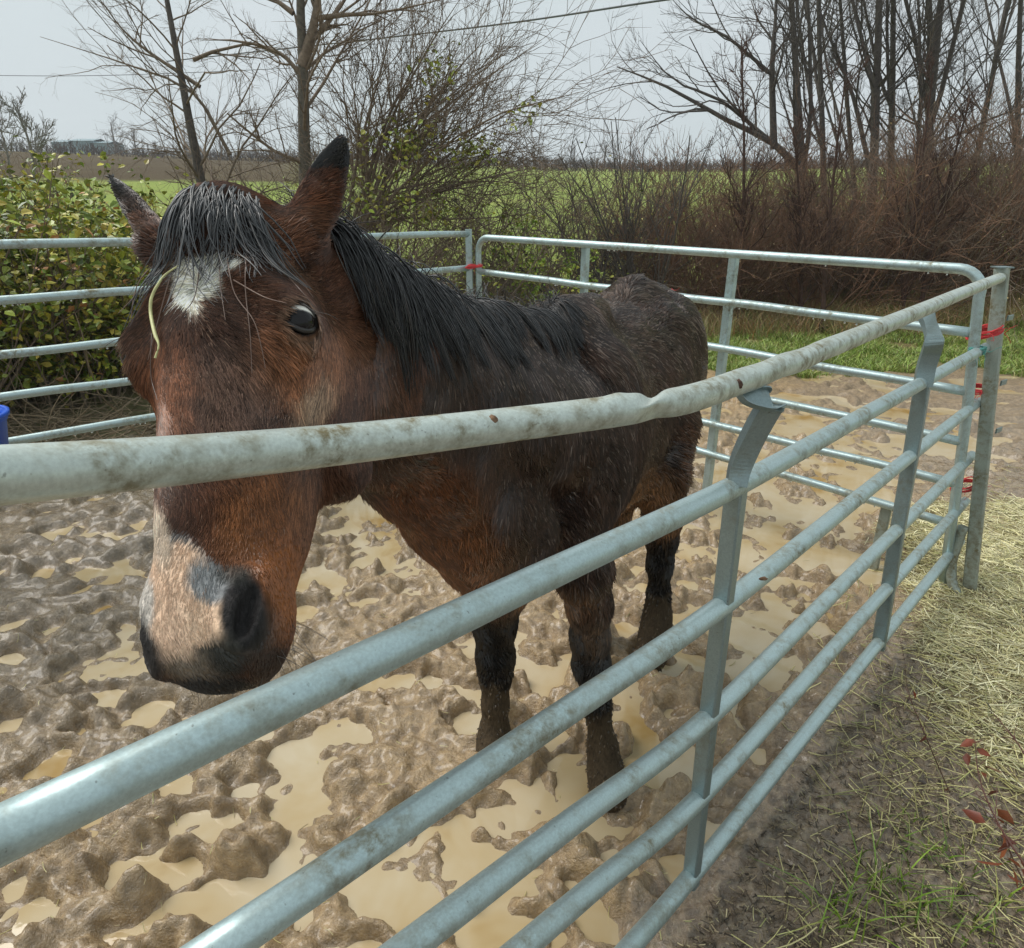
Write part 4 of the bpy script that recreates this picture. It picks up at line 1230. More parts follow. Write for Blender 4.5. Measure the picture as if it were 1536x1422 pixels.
# colour zones
def hay_mask(px, py, n1, n2):
    e = np.interp(py, [740, 800, 900, 1000, 1100, 1200], [1400, 1335, 1382, 1400, 1425, 1500])
    return sstep(-40, 50, px - e + 70 * n1 + 30 * n2) * sstep(745, 790, py + 25 * n1) * sstep(1230, 1080, py + 60 * n1)
def gcolour():
    D = np.sqrt(X ** 2 + Y ** 2)
    f1 = fbm2(X * 3.3, Y * 3.3, 4, 41); f2 = fbm2(X * 14, Y * 14, 4, 42, .6); f3 = fbm2(X * .8, Y * .8, 3, 43)
    mud = np.array([.350, .240, .124]); grey = np.array([.27, .20, .12]); dark = np.array([.165, .108, .058]); straw = np.array([.34, .28, .14])
    grass = np.array([.15, .19, .05]); soil = np.array([.17, .12, .07])
    c = np.ones(X.shape + (3,)) * mud
    def mx(m, col):
        nonlocal c
        m = np.clip(m, 0, 1)[..., None]; c = c * (1 - m) + np.asarray(col) * m
    mx(sstep(-.1, .5, f3) * .35, grey); mx(sstep(.0, .45, f2) * .6, dark); mx(sstep(.02, -.03, H - .0) * .4, (.22, .15, .085)); mx(sstep(.1, .6, -f2) * .3, (.40, .29, .17))
    mx(sstep(650, 200, GPX) * sstep(1.2, 2.2, Y) * .7, (.155, .125, .088))
    wetedge = sstep(0.02, .35, PM) * sstep(.8, .35, PM)
    mx(wetedge * .25, (.20, .135, .075))
    mx(sstep(.014, .002, H - WATER_Z) * MZ * (1 - OUT * .7) * .75, (.27, .19, .105))
    o = OUT * sstep(2.9, 2.1, Y + .2 * f1)
    mx(o * .9, (.27, .20, .135)); mx(o * sstep(-.05, .2, f2) * .75, (.13, .092, .060)); mx(o * sstep(.1, .35, fbm2(X * 45, Y * 45, 2, 48)) * .6, (.36, .29, .19)); mx(o * sstep(.15, .4, fbm2(X * 38, Y * 38, 2, 49)) * .7, (.08, .06, .04)); mx(o * sstep(.15, .5, f1) * .25, (.15, .14, .06))
    # beyond the trampled mud: grass, then dead brown grass under the thicket
    fr = 1 - MZ
    mx(fr, soil)
    mx(fr * sstep(-.5, .1, f1 + .3 * f2) * .9, grass)
    mx(sstep(8.6, 9.6, D + .8 * f1) * .8, (.20, .15, .08))
    mx(sstep(2.2, 3.2, X + .4 * f1) * MZ * .5, (.20, .16, .12))
    mx(hay_mask(GPX, GPY, f1, f2) * .75, (.42, .36, .19))
    # far field
    fld = sstep(10.5, 14, D + 1.2 * f3)
    mx(fld, (.25, .31, .09)); mx(fld * sstep(0, .5, fbm2(X * .25, Y * .25, 4, 50)) * .6, (.34, .34, .12)); mx(fld * sstep(.1, .5, fbm2(X * .9, Y * .5, 4, 51)) * .35, (.10, .12, .04))
    mx(sstep(46, 50, D + 3 * f3) * sstep(-.22, -.32, X / np.maximum(Y, 1)), (.10, .078, .052))
    mx(fld * sstep(46, 50, D) * sstep(-.2, .4, fbm2(X * .3, Y * .12, 4, 53)) * sstep(-.22, -.32, X / np.maximum(Y, 1)) * .4, (.15, .125, .075))
    mx(sstep(100, 106, D + 3 * f3), (.13, .105, .06))
    mx(sstep(112, 116, D), (.20, .185, .11))
    return c.reshape(-1, 3)
GC = gcolour()
m, nt, b = new_mat('wet_mud_and_field')
a = nt.nodes.new('ShaderNodeVertexColor'); a.layer_name = 'Col'
p_ = pos(nt)
n1_ = tex(nt, p_, 38, 6, .65); n2_ = tex(nt, p_, 150, 4, .6)
cc = mixc(nt, 1.0, a.outputs[0], ramp(nt, n1_, [(.32, (.66,) * 3), (.68, (1.32,) * 3)]).outputs[0], 'MULTIPLY')
nt.links.new(cc, b.inputs['Base Color'])
sx = nt.nodes.new('ShaderNodeSeparateXYZ'); nt.links.new(p_, sx.inputs[0])
farf = math_(nt, 'MULTIPLY', math_(nt, 'SUBTRACT', sx.outputs[1], 4.0), .5, clamp=True)
nt.links.new(math_(nt, 'ADD', math_(nt, 'MULTIPLY', n1_, .5), math_(nt, 'ADD', -.02, math_(nt, 'MULTIPLY', farf, .4))), b.inputs['Roughness'])
b.inputs['Specular IOR Level'].default_value = .85
hsum = math_(nt, 'ADD', n1_, math_(nt, 'MULTIPLY', n2_, .4))
bump(nt, b, hsum, .95, .013)
nt.links.new(math_(nt, 'MULTIPLY', math_(nt, 'SUBTRACT', 1.0, math_(nt, 'MULTIPLY', math_(nt, 'SUBTRACT', sx.outputs[1], 4.0), .28, clamp=True), clamp=True), .45), b.inputs['Coat Weight']); b.inputs['Coat Roughness'].default_value = .12
nt.links.new(math_(nt, 'SUBTRACT', .8, math_(nt, 'MULTIPLY', math_(nt, 'SUBTRACT', sx.outputs[1], 5.0), .3, clamp=True), clamp=True), b.inputs['Specular IOR Level'])
ground = np_mesh('ground', V, F, m, col=GC)
tag(ground, 'churned wet brown mud of the pen and the grass field behind it', kind='structure')

# murky puddle water: one level sheet that the mud rises through
m, nt, b = new_mat('murky_puddle_water')
p_ = pos(nt)
nn = tex(nt, p_, 2.1, 4, .6, .4)
b.inputs['Roughness'].default_value = .03; b.inputs['IOR'].default_value = 1.33; b.inputs['Specular IOR Level'].default_value = .9
nt.links.new(ramp(nt, nn, [(.34, (.34, .22, .08)), (.44, (.44, .335, .185)), (.64, (.50, .42, .29))]).outputs[0], b.inputs['Base Color'])
bump(nt, b, tex(nt, p_, 26, 2, .5), .06, .003)
M_WATER = m
wx = np.linspace(-4.2, 6.5, 120); wy = np.linspace(.25, 8.3, 90)
WX, WY = np.meshgrid(wx, wy)
i = np.arange(89)[:, None] * 120 + np.arange(119)[None]
water = np_mesh('puddle_water', np.stack([WX, WY, np.full_like(WX, WATER_Z)], -1).reshape(-1, 3), np.stack([i, i + 1, i + 121, i + 120], -1).reshape(-1, 4), M_WATER)
tag(water, 'murky tan rainwater standing in the hoof prints of the pen', kind='structure')

def hgt(x, y):
    """ground height at scattered points"""
    x = np.atleast_1d(np.asarray(x, float)); y = np.atleast_1d(np.asarray(y, float))
    ix = np.clip(np.searchsorted(gx, x) - 1, 0, nx_ - 2); iy = np.clip(np.searchsorted(gy, y) - 1, 0, ny_ - 2)
    tx = (x - gx[ix]) / (gx[ix + 1] - gx[ix]); ty = (y - gy[iy]) / (gy[iy + 1] - gy[iy])
    return (H[iy, ix] * (1 - tx) + H[iy, ix + 1] * tx) * (1 - ty) + (H[iy + 1, ix] * (1 - tx) + H[iy + 1, ix + 1] * tx) * ty
# ================================================================ vegetation
def rotate_about(v, ax, ang):
    c = np.cos(ang)[..., None]; s = np.sin(ang)[..., None]
    return v * c + np.cross(ax, v) * s + ax * (ax * v).sum(-1, keepdims=True) * (1 - c)
def grow(rs, start, direc, length, r0, r1, k=7, wob=.12, up=.0, droop=0.0):
    """n curved limbs: start (n,3), direc (n,3), length (n,), r0 (n,)"""
    n = len(start); Pp = np.zeros((n, k, 3)); Pp[:, 0] = start
    d = direc / np.linalg.norm(direc, axis=1, keepdims=True)
    st = (length / (k - 1))[:, None]
    bend = rs.randn(n, 3) * wob * .6
    for j in range(1, k):
        d = d + rs.randn(n, 3) * wob + bend * .5
        d[:, 2] += up - droop
        d /= np.linalg.norm(d, axis=1, keepdims=True)
        Pp[:, j] = Pp[:, j - 1] + d * st
    R = r0[:, None] * (1 - np.linspace(0, 1, k)[None]) + (r0 * r1)[:, None] * np.linspace(0, 1, k)[None]
    return Pp, R
def branch_off(rs, Pp, R, m, tmin, tmax, ang, lenf, rf, k=6, wob=.15, up=.0, droop=0.0, minr=.0008):
    n, kk, _ = Pp.shape
    par = np.repeat(np.arange(n), m)
    t = tmin + (tmax - tmin) * rs.rand(len(par))
    f = t * (kk - 1); i0 = np.minimum(f.astype(int), kk - 2); fr = (f - i0)[:, None]
    st = Pp[par, i0] * (1 - fr) + Pp[par, i0 + 1] * fr
    tg = Pp[par, i0 + 1] - Pp[par, i0]; tg /= np.linalg.norm(tg, axis=1, keepdims=True) + 1e-9
    rr = R[par, i0] * (1 - fr[:, 0]) + R[par, i0 + 1] * fr[:, 0]
    rnd = rs.randn(len(par), 3); ax = np.cross(tg, rnd); ax /= np.linalg.norm(ax, axis=1, keepdims=True) + 1e-9
    d = rotate_about(tg, ax, ang * (.6 + .8 * rs.rand(len(par))))
    plen = np.linalg.norm(np.diff(Pp, axis=1), axis=2).sum(1)[par]
    ln = plen * lenf * (.5 + .8 * rs.rand(len(par))) * (1.15 - .6 * t)
    return grow(rs, st, d, ln, np.maximum(rr * rf, minr), .35, k, wob, up, droop)
def geo_of(levels, sides):
    return cat_geo([tubes(Pp, R, s) for (Pp, R), s in zip(levels, sides)])

def bark(name, c, var=.35, rough=.8):
    return simple_mat(name, c, rough, var, 25, .3, bumpd=.01)
M_BARK = bark('grey_bark', (.12, .105, .085)); M_BARK2 = bark('dark_wet_bark', (.105, .090, .080)); M_TWIG = bark('red_brown_twigs', (.25, .145, .092), .35)
M_TWIG2 = bark('grey_brown_twigs', (.20, .152, .112), .3); M_TWIGF = bark('pale_far_twigs', (.17, .15, .14), .2)
def tree(base, top, r, label, seed, mat, tmat, limbs=8, subs=6, twigs=5, fork=0, cat='tree', name='bare_tree', group=None, tmin=.3, spread=.7, up=.06, lenf=.5, k2=0, wob=.05, minr=.002, explicit=(), twl=.5, rf=.30, forks=0):
    rs = np.random.RandomState(seed)
    base = np.array(base, float); top = np.array(top, float)
    root = empty(name, base, label, cat, group)
    L = np.linalg.norm(top - base)
    t = np.linspace(0, 1, 14)[:, None]
    side = rs.randn(3) * wob * L * .5; side[2] = 0
    pa = base * (1 - t) + top * t + side * np.sin(t * math.pi) + rs.randn(14, 3) * wob * L * .03
    pa[0] = base - np.array([0, 0, .15])
    R = r * (1 - .75 * t[:, 0] ** 1.1) * (1 + .35 * np.exp(-t[:, 0] * 18))
    tr = (pa[None], R[None])
    V, F = tubes(*tr, 10); np_mesh('trunk', V, F, mat, root)
    l1 = branch_off(rs, *tr, limbs, tmin, .98, spread, lenf, rf, 9, .10, up, minr=minr)
    if forks:
        lf = branch_off(rs, *tr, forks, .10, .42, .30, .75, .62, 9, .05, .05)
        lf2 = branch_off(rs, *lf, 2, .2, .9, .5, .5, .45, 9, .09, up)
        l1 = (np.concatenate([l1[0], lf[0], lf2[0]]), np.concatenate([l1[1], lf[1], lf2[1]]))
    if explicit:
        ex = [smooth_path(e[0], 4) for e in explicit]
        kk = 9
        ep = np.array([e[np.linspace(0, len(e) - 1, kk).astype(int)] for e in ex])
        er = np.array([np.linspace(e[1], e[1] * .10, kk) for e in explicit])
        l1 = (np.concatenate([l1[0], ep]), np.concatenate([l1[1], er]))
    l2 = branch_off(rs, *l1, subs, .2, .98, .65, .55, .55, 7, .14, up, minr=minr)
    l3 = branch_off(rs, *l2, twigs, .15, .98, .6, twl, .6, 5, .16, up, minr=minr * .7)
    lv = [l1, l2, l3]; sd = [6, 4, 3]
    if k2:
        lv.append(branch_off(rs, *l3, k2, .2, .98, .6, .6, .7, 4, .16, up, minr=minr * .55)); sd.append(3)
    V, F = geo_of(lv, sd)
    np_mesh('crown', V, F, tmat, root)
    return root, lv

LEAF_V = np.array([[0, 0, 0], [.32, .30, .06], [.27, .72, .05], [0, 1, -.04], [-.27, .72, .05], [-.32, .30, .06], [0, .5, -.02]])
LEAF_F = np.array([[0, 1, 2, 6], [6, 2, 3, 3], [0, 6, 4, 5], [6, 3, 4, 4]])
def leaves(rs, pts, size, cols, up=.3, elong=1.0):
    """leaf blades: (n,3) points -> V, F quads(2 quads a leaf), per-vertex colour"""
    n = len(pts)
    a = rs.randn(n, 3); a[:, 2] = a[:, 2] * .5 - .25; a /= np.linalg.norm(a, axis=1, keepdims=True)
    nn = rs.randn(n, 3); nn[:, 2] += up * 4; nn -= (nn * a).sum(1, keepdims=True) * a; nn /= np.linalg.norm(nn, axis=1, keepdims=True)
    b_ = np.cross(a, nn)
    s = size * (.55 + .8 * rs.rand(n))
    B = np.array([[0, 0, 0], [.34, .35, .08], [.20, .75, .05], [0, 1, -.05], [-.20, .75, .05], [-.34, .35, .08]])
    V = pts[:, None, :] + s[:, None, None] * (B[None, :, 0:1] * b_[:, None] + B[None, :, 1:2] * a[:, None] * elong + B[None, :, 2:3] * nn[:, None])
    o = np.arange(n)[:, None] * 6
    F = np.concatenate([o + np.array([0, 1, 2, 3]), o + np.array([0, 3, 4, 5])])
    c = np.repeat(cols, 6, axis=0)
    return V.reshape(-1, 3), F, c
def pick(rs, n, pal, w=None, var=.25):
    pal = np.array(pal); i = rs.choice(len(pal), n, p=w)
    return pal[i] * (1 + var * rs.randn(n, 1)).clip(.4, 1.8)
M_LEAF = col_mat('leaf', .38, .5, 0, 60, .2)
M_LEAF.node_tree.nodes['Principled BSDF'].inputs['Subsurface Weight'].default_value = 0.0
PAL_HEDGE = [(.16, .23, .03), (.28, .33, .045), (.46, .42, .065), (.07, .11, .022), (.50, .40, .08), (.42, .20, .07)]

def shrub(base, rad, h, label, seed, nstem, nleaf, pal, w, lsize, stemc, lenr=1.0, name='leafy_shrub', dens_pow=.7, group=None, twl=.5, up=.05, cat='shrub', sub=7, tw=5, rst=.010, spread=.8, fill=None, wob=.07, mr=(.0016, .0011), leafz=1.0):
    rs = np.random.RandomState(seed)
    base = np.array(base, float)
    root = empty(name, base, label, cat, group)
    a = rs.rand(nstem) * 6.283; q = np.sqrt(rs.rand(nstem))
    st = base + np.stack([np.cos(a) * q * rad[0] * .7, np.sin(a) * q * rad[1] * .7, np.full(nstem, -.05)], 1)
    dr = np.stack([np.cos(a) * q * spread, np.sin(a) * q * spread, np.ones(nstem)], 1) + rs.randn(nstem, 3) * .12
    l1 = grow(rs, st, dr, h * (.65 + .55 * rs.rand(nstem)), rst * (.6 + .8 * rs.rand(nstem)), .3, 9, wob, .02)
    l2 = branch_off(rs, *l1, sub, .15, .98, .6, .42, .55, 6, .14, up, minr=mr[0])
    l3 = branch_off(rs, *l2, tw, .15, .98, .6, twl, .6, 4, .16, up, minr=mr[1])
    V, F = geo_of([l1, l2, l3], [5, 4, 3])
    np_mesh('branches', V, F, stemc, root)
    if nleaf:
        tips = np.concatenate([l2[0][:, 1:].reshape(-1, 3), l3[0][:, 1:].reshape(-1, 3), l1[0][:, 3:].reshape(-1, 3)])
        tips = tips[tips[:, 2] < base[2] + h * leafz]
        i = rs.choice(len(tips), nleaf)
        pts = tips[i] + rs.randn(nleaf, 3) * .035
        if fill is not None: pts = np.concatenate([pts, fill(rs)])
        pts[:, 2] = np.maximum(pts[:, 2], base[2] + .01)
        V, F, c = leaves(rs, pts, lsize, pick(rs, len(pts), pal, w))
        np_mesh('foliage', V, F, M_LEAF, root, smooth=False, col=c)
    return root
def gpt(px, Y):
    """ground point in the column px at forward distance Y (level ground)"""
    # solve X from px with z of terrain
    z = float(terrain_base(np.array([0.]), np.array([float(Y)]))[0])
    d = Y * CP + (CAMH - z) * SP
    x = (px - 768) / FPX * d
    return np.array([x, Y, z])
def top_at(base, px, py):
    """point above base with pixel row py in column px, same forward distance"""
    return at_Y(px, py, base[1])

# ---- the leafy hedge behind the left panel: several shrubs
hd_spec = [(-60, 5.6, 1.0, 1.75, 11), (95, 5.9, 1.0, 1.85, 12), (10, 7.4, 1.2, 2.2, 13), (215, 6.6, .9, 1.45, 14), (330, 7.4, .75, 1.35, 15), (150, 8.2, 1.0, 1.75, 16), (-190, 4.7, 1.0, 1.9, 17), (420, 7.8, .6, 1.1, 18)]
hl = ['dense yellow-green leafy shrub at the left edge, behind the blue bucket', 'dense yellow-green leafy shrub behind the left panel, left of the horse\'s ear', 'tall leafy shrub behind the others at the far left, twigs poking above it', 'leafy shrub with yellowing leaves just left of the horse\'s right ear', 'low green shrub behind the horse\'s forelock', 'far leafy shrub showing above the hedge left of the brown field', 'leafy shrub partly cut off by the left edge of the picture', 'low leafy shrub between the horse\'s ears']
for (px_, Y_, rd, hh, sd), lb in zip(hd_spec, hl):
    c = gpt(px_, Y_)
    def fill(rs, c=c, rd=rd, hh=hh):
        n = 5200
        u = rs.randn(n, 3); u /= np.linalg.norm(u, axis=1, keepdims=True)
        rr = (.55 + .45 * rs.rand(n))[:, None] * (1 + .22 * noise3(u, 2.3, int(hh * 10))[:, None])
        p = c + u * rr * np.array([rd, rd * .9, hh * .50]) + np.array([0, 0, hh * .47])
        return p[noise3(p, 2.8, 3) > -.28]
    shrub(c, (rd, rd * .9), hh, lb, sd, 34, 4600, PAL_HEDGE, [.26, .29, .22, .10, .10, .03], .066, M_TWIG2, group='shrubs behind the left panel', fill=fill, spread=.5)

# ---- brushwood lying under the hedge
rs = np.random.RandomState(77)
n = 420
c0 = np.stack([-4.3 + 3.4 * rs.rand(n), 4.1 + 1.3 * rs.rand(n)], 1)
c0 = c0[(c0[:, 1] > 3.9 - .76 * (c0[:, 0] + 2.5) * -.0 )]
st = np.concatenate([c0, (hgt(c0[:, 0], c0[:, 1]) + .02 + .10 * rs.rand(len(c0)))[:, None]], 1)
lin = (st[:, 0] - B3[0]) * (A3[1] - B3[1]) - (st[:, 1] - B3[1]) * (A3[0] - B3[0])
st = st[lin * np.sign((0 - B3[0]) * (A3[1] - B3[1]) - (9 - B3[1]) * (A3[0] - B3[0])) > 0]
nn_ = len(st)
dr = rs.randn(nn_, 3); dr[:, 2] = dr[:, 2] * .12 + .05; dr[:, 0] *= 1.6
l1 = grow(rs, st, dr, .3 + .7 * rs.rand(nn_), .003 + .006 * rs.rand(nn_), .3, 8, .16, 0, .01)
l2 = branch_off(rs, *l1, 2, .2, .9, .6, .5, .6, 5, .2)
V, F = geo_of([l1, l2], [5, 3])
tag(np_mesh('brushwood', V, F, bark('dead_brushwood', (.26, .20, .13), .35)), 'dead bare branches lying under the hedge behind the left panel', kind='stuff')

# ---- centre: trunk with fork, leaning trunk, arching twiggy bushes
b0 = gpt(466, 8.2)
tree(b0, top_at(b0, 447, -160), .105, 'straight bare tree with a forked trunk right behind the horse\'s left ear', 21, M_BARK, M_TWIG2, limbs=16, subs=9, twigs=6, k2=2, tmin=.38, spread=.95, up=.03, lenf=.42, wob=.02,
     explicit=[([top_at(b0, 453, 100), top_at(b0, 470, 40), top_at(b0, 478, -20), top_at(b0, 480, -140)], .075), ([top_at(b0, 470, 28), top_at(b0, 520, 22), top_at(b0, 580, 18), top_at(b0, 700, -10)], .03), ([top_at(b0, 458, 120), top_at(b0, 420, 80), top_at(b0, 360, 62), top_at(b0, 300, 60)], .03), ([top_at(b0, 440, 20), top_at(b0, 400, -10), top_at(b0, 330, -60)], .03)])
b1 = gpt(350, 9.5)
tree(b1, top_at(b1, 238, -70), .085, 'slim bare tree leaning to the left, between the hedge and the straight trunk', 22, M_BARK2, M_TWIG2, limbs=20, subs=8, twigs=6, k2=2, tmin=.2, spread=.9, up=.0, lenf=.48, wob=.02,
     explicit=[([top_at(b1, 345, 232), top_at(b1, 290, 140), top_at(b1, 200, 100), top_at(b1, 60, 55)], .028), ([top_at(b1, 300, 130), top_at(b1, 200, 60), top_at(b1, 150, 0)], .028), ([top_at(b1, 290, 90), top_at(b1, 330, 75), top_at(b1, 400, 70), top_at(b1, 450, 140)], .026)])
bush_spec = [(560, 10.4, 3.4, 32, 'tall twiggy bush behind the horse\'s neck', 500), (745, 11.0, 2.7, 33, 'fine twiggy bush above the far corner of the pen', 300), (690, 8.9, 1.6, 34, 'low bare bush right behind the far corner of the pen', 500), (500, 11.0, 2.9, 35, 'tangled bare bush round the foot of the forked tree', 400), (420, 11.6, 2.0, 36, 'low twiggy bush between the two bare trees', 300), (590, 8.6, 1.9, 37, 'brown arching bush just above the neck of the horse', 500), (830, 11.5, 2.3, 38, 'fine bare bush between the corner bushes and the slender multi-stemmed one', 150)]
for px_, Y_, hh, sd, lb, nl in bush_spec:
    shrub(gpt(px_, Y_), (.7, .6), hh, lb, sd, 26, nl, [(.28, .36, .05), (.42, .42, .07), (.20, .24, .05)], [.4, .35, .25], .06, M_TWIG2, name='bare_bush', group='bare bushes behind the pen', sub=9, tw=5, rst=.015, spread=1.2, up=.03, twl=.65, wob=.13, mr=(.0050, .0034), leafz=.62)
# the big arching bush: limbs fanning up and to the right
bb = gpt(548, 9.0)
T = lambda x, y: top_at(bb, x, y)
ex = []
rs = np.random.RandomState(8)
for x_, y_ in [(862, 160), (850, 95), (815, 50), (790, 190), (740, 20), (700, -10), (655, 40), (885, 235), (835, 275), (800, 320), (770, 260), (600, -10), (560, 40), (720, 110), (680, 160), (640, 120), (820, 210), (530, 110), (470, 160), (760, 90)]:
    s0 = np.array([545 + 14 * rs.randn(), 345.]); e0 = np.array([x_, y_], float)
    m1 = s0 * .68 + e0 * .32 + [-.10 * (x_ - 545), -22 + 10 * rs.randn()]; m2 = s0 * .35 + e0 * .65 + [-.05 * (x_ - 545) + 6 * rs.randn(), -16 + 10 * rs.randn()]
    dd = rs.randn() * .5
    ex.append(([T(*s0), T(*m1) + [0, dd * .3, 0], T(*m2) + [0, dd * .7, 0], T(*e0) + [0, dd, 0]], .020 + .010 * rs.rand()))
rt, lv = tree(bb, T(552, 270), .06, 'big spreading bare bush with limbs arching up to the right behind the horse', 31, M_TWIG2, M_TWIG2, limbs=6, subs=11, twigs=7, tmin=.2, spread=.9, up=.02, lenf=1.2, wob=.05, minr=.0050, name='bare_bush', group='bare bushes behind the pen', explicit=ex, k2=2, twl=.55)
rs = np.random.RandomState(9)
tips = np.concatenate([l[0][:, 1:].reshape(-1, 3) for l in lv[1:]])
tx, ty, td = proj(tips)
geo = []
def cluster(cx, cy, rx, ry, n_):
    w = np.exp(-((tx - cx) / rx) ** 2 - ((ty - cy) / ry) ** 2); i = rs.choice(len(tips), n_, p=w / w.sum()); return tips[i] + rs.randn(n_, 3) * .04
pt = np.concatenate([cluster(600, 215, 38, 24, 420), cluster(705, 228, 34, 20, 260), cluster(655, 105, 22, 26, 130), cluster(560, 300, 60, 30, 260), cluster(640, 320, 90, 20, 320), cluster(790, 165, 20, 12, 50)])
V, F, c = leaves(rs, pt, .065, pick(rs, len(pt), [(.30, .38, .05), (.46, .44, .08), (.22, .26, .05)], [.4, .35, .25]))
np_mesh('foliage', V, F, M_LEAF, rt, smooth=False, col=c)
# bright leafy sprigs
for px_, Y_, hh, sd, lb in [(805, 9.6, 1.55, 41, 'small bright green leafy shrub beyond the back panel, behind the mane')]:
    shrub(gpt(px_, Y_), (.3, .3), hh, lb, sd, 12 if sd < 43 else 4, 1400 if sd < 43 else 350, [(.26, .40, .05), (.36, .46, .06), (.50, .48, .08)], [.4, .4, .2], .06, M_TWIG2, sub=5, tw=4, rst=.008, spread=.5)
# young stems in front of the green field
for px_, Y_, hh, sd, lb in [(872, 10.0, 2.4, 51, 'slender multi-stemmed bush against the green field, left of the thicket'), (925, 11.0, 2.1, 52, 'low upright bush against the green field beside the thicket'), (965, 10.0, 2.6, 53, 'thin bare bush at the left edge of the brown thicket')]:
    shrub(gpt(px_, Y_), (.35, .3), hh, lb, sd, 12, 60, [(.16, .20, .03), (.26, .22, .04)], None, .04, M_BARK2, name='bare_bush', group='bare bushes behind the pen', sub=7, tw=5, rst=.017, spread=.5, up=.08, mr=(.0055, .0036))

# ---- right: red-brown thicket, several bushes
M_TWIG3 = bark('dark_red_twigs', (.16, .100, .066), .3)
th = [(1005, 11.4, 2.1), (1075, 10.8, 2.15), (1145, 11.6, 2.3), (1215, 10.9, 2.35), (1290, 11.8, 2.6), (1360, 11.0, 2.7), (1435, 11.6, 2.95), (1505, 11.0, 3.1), (1585, 11.6, 3.3), (1040, 13.2, 2.5), (1180, 13.4, 2.9), (1330, 13.6, 3.1), (1475, 13.6, 3.4)]
tl_ = ['at its left end', 'left of the tall red-brown stem', 'just right of the tall red-brown stem', 'behind the dark sapling', 'right of the dark sapling', 'below the pair of thick trunks', 'right of the pair of thick trunks', 'at the right edge of the picture', 'cut off by the right edge of the picture', 'in the back row near its left end', 'in the back row behind the forked tree', 'in the back row under the thick trunks', 'in the back row near the right edge']
for i, ((px_, Y_, hh), wl_) in enumerate(zip(th, tl_)):
    shrub(gpt(px_, Y_), (.9, .7), hh, 'red-brown leafless bush of the thicket, ' + wl_, 60 + i, 54, 220, [(.26, .15, .07), (.32, .22, .09)], None, .03, [M_TWIG, M_TWIG3, M_TWIG2][i % 3], name='thicket_bush', group='bushes of the red-brown thicket', sub=10, tw=4, rst=.0105, spread=1.0, up=.04, twl=.65, wob=.14, mr=(.0052, .0038))
M_SAP = bark('dark_sapling_bark', (.085, .050, .038))
# dark saplings in front
for px_, Y_, tp, sd, lb in [(1232, 9.3, (1268, 120), 81, 'dark reddish sapling standing just behind the right part of the back panel'), (1105, 10.2, (1112, 60), 82, 'tall slim red-brown sapling left of the forked tree'), (1200, 9.9, (1190, 190), 83, 'short slim sapling left of the dark reddish sapling'), (1350, 10.0, (1400, 110), 84, 'slender dark sapling under the thick trunks at the right'), (1375, 9.9, (1455, 150), 85, 'dark sapling leaning right near the right edge')]:
    bb = gpt(px_, Y_)
    tree(bb, top_at(bb, *tp), .034, lb, sd, M_SAP, M_SAP, limbs=34, subs=6, twigs=4, tmin=.10, spread=.6, up=.10, lenf=.24, wob=.03, minr=.0048, rf=.4, name='sapling', group='saplings before the thicket')
# tall bare trees
TR = [(1215, 10.5, (1172, -260), .15, 91, 'bare tree with a long limb reaching left over the field, left of the trunk cluster', dict(explicit=True)),
      (1240, 11.5, (1218, -260), .12, 92, 'bare tree, second from the left of the trunk cluster', {}),
      (1300, 11.0, (1322, -300), .17, 93, 'thick dark bare tree in the middle of the trunk cluster', {}),
      (1335, 12.5, (1345, -300), .14, 94, 'bare tree with a smooth straight trunk right of the thick middle one', {}),
      (1372, 11.0, (1440, -260), .17, 95, 'stout bare tree leaning right, in the right half of the trunk cluster', {}),
      (1395, 12.0, (1392, -320), .15, 96, 'bare tree with a green-tinged upper trunk in the right half of the cluster', {}),
      (1440, 12.5, (1560, -200), .12, 97, 'slim bare tree leaning strongly right at the right edge', {}),
      (1290, 13.0, (1240, -300), .10, 98, 'thin bare tree behind the gap of the trunk cluster', {}),
      (1530, 12.0, (1545, -250), .13, 99, 'bare tree at the very right edge of the picture', {})]
for px_, Y_, tp, r, sd, lb, kw in TR:
    bb = gpt(px_, Y_ + 3.5); r = r * .60
    ex = ()
    if kw.get('explicit'):
        T = lambda x, y: top_at(bb, x, y)
        ex = [([T(1205, 262), T(1160, 215), T(1090, 180), T(1000, 130), T(925, 100)], .075), ([T(1160, 215), T(1080, 150), T(1010, 120), T(960, 60)], .04), ([T(1161, 224), T(1158, 100), T(1164, 20), T(1164, -60)], .07), ([T(1158, 112), T(1090, 55), T(1040, 30), T(1000, -10)], .035)]
    tree(bb, top_at(bb, *tp), r, lb, sd, M_BARK2, M_BARK2, limbs=14, subs=7, twigs=5, tmin=.30, spread=.8, up=.05, lenf=.32, wob=.02, minr=.0048, forks=2, explicit=ex, group='bare trees of the cluster on the right', k2=3, twl=.62)

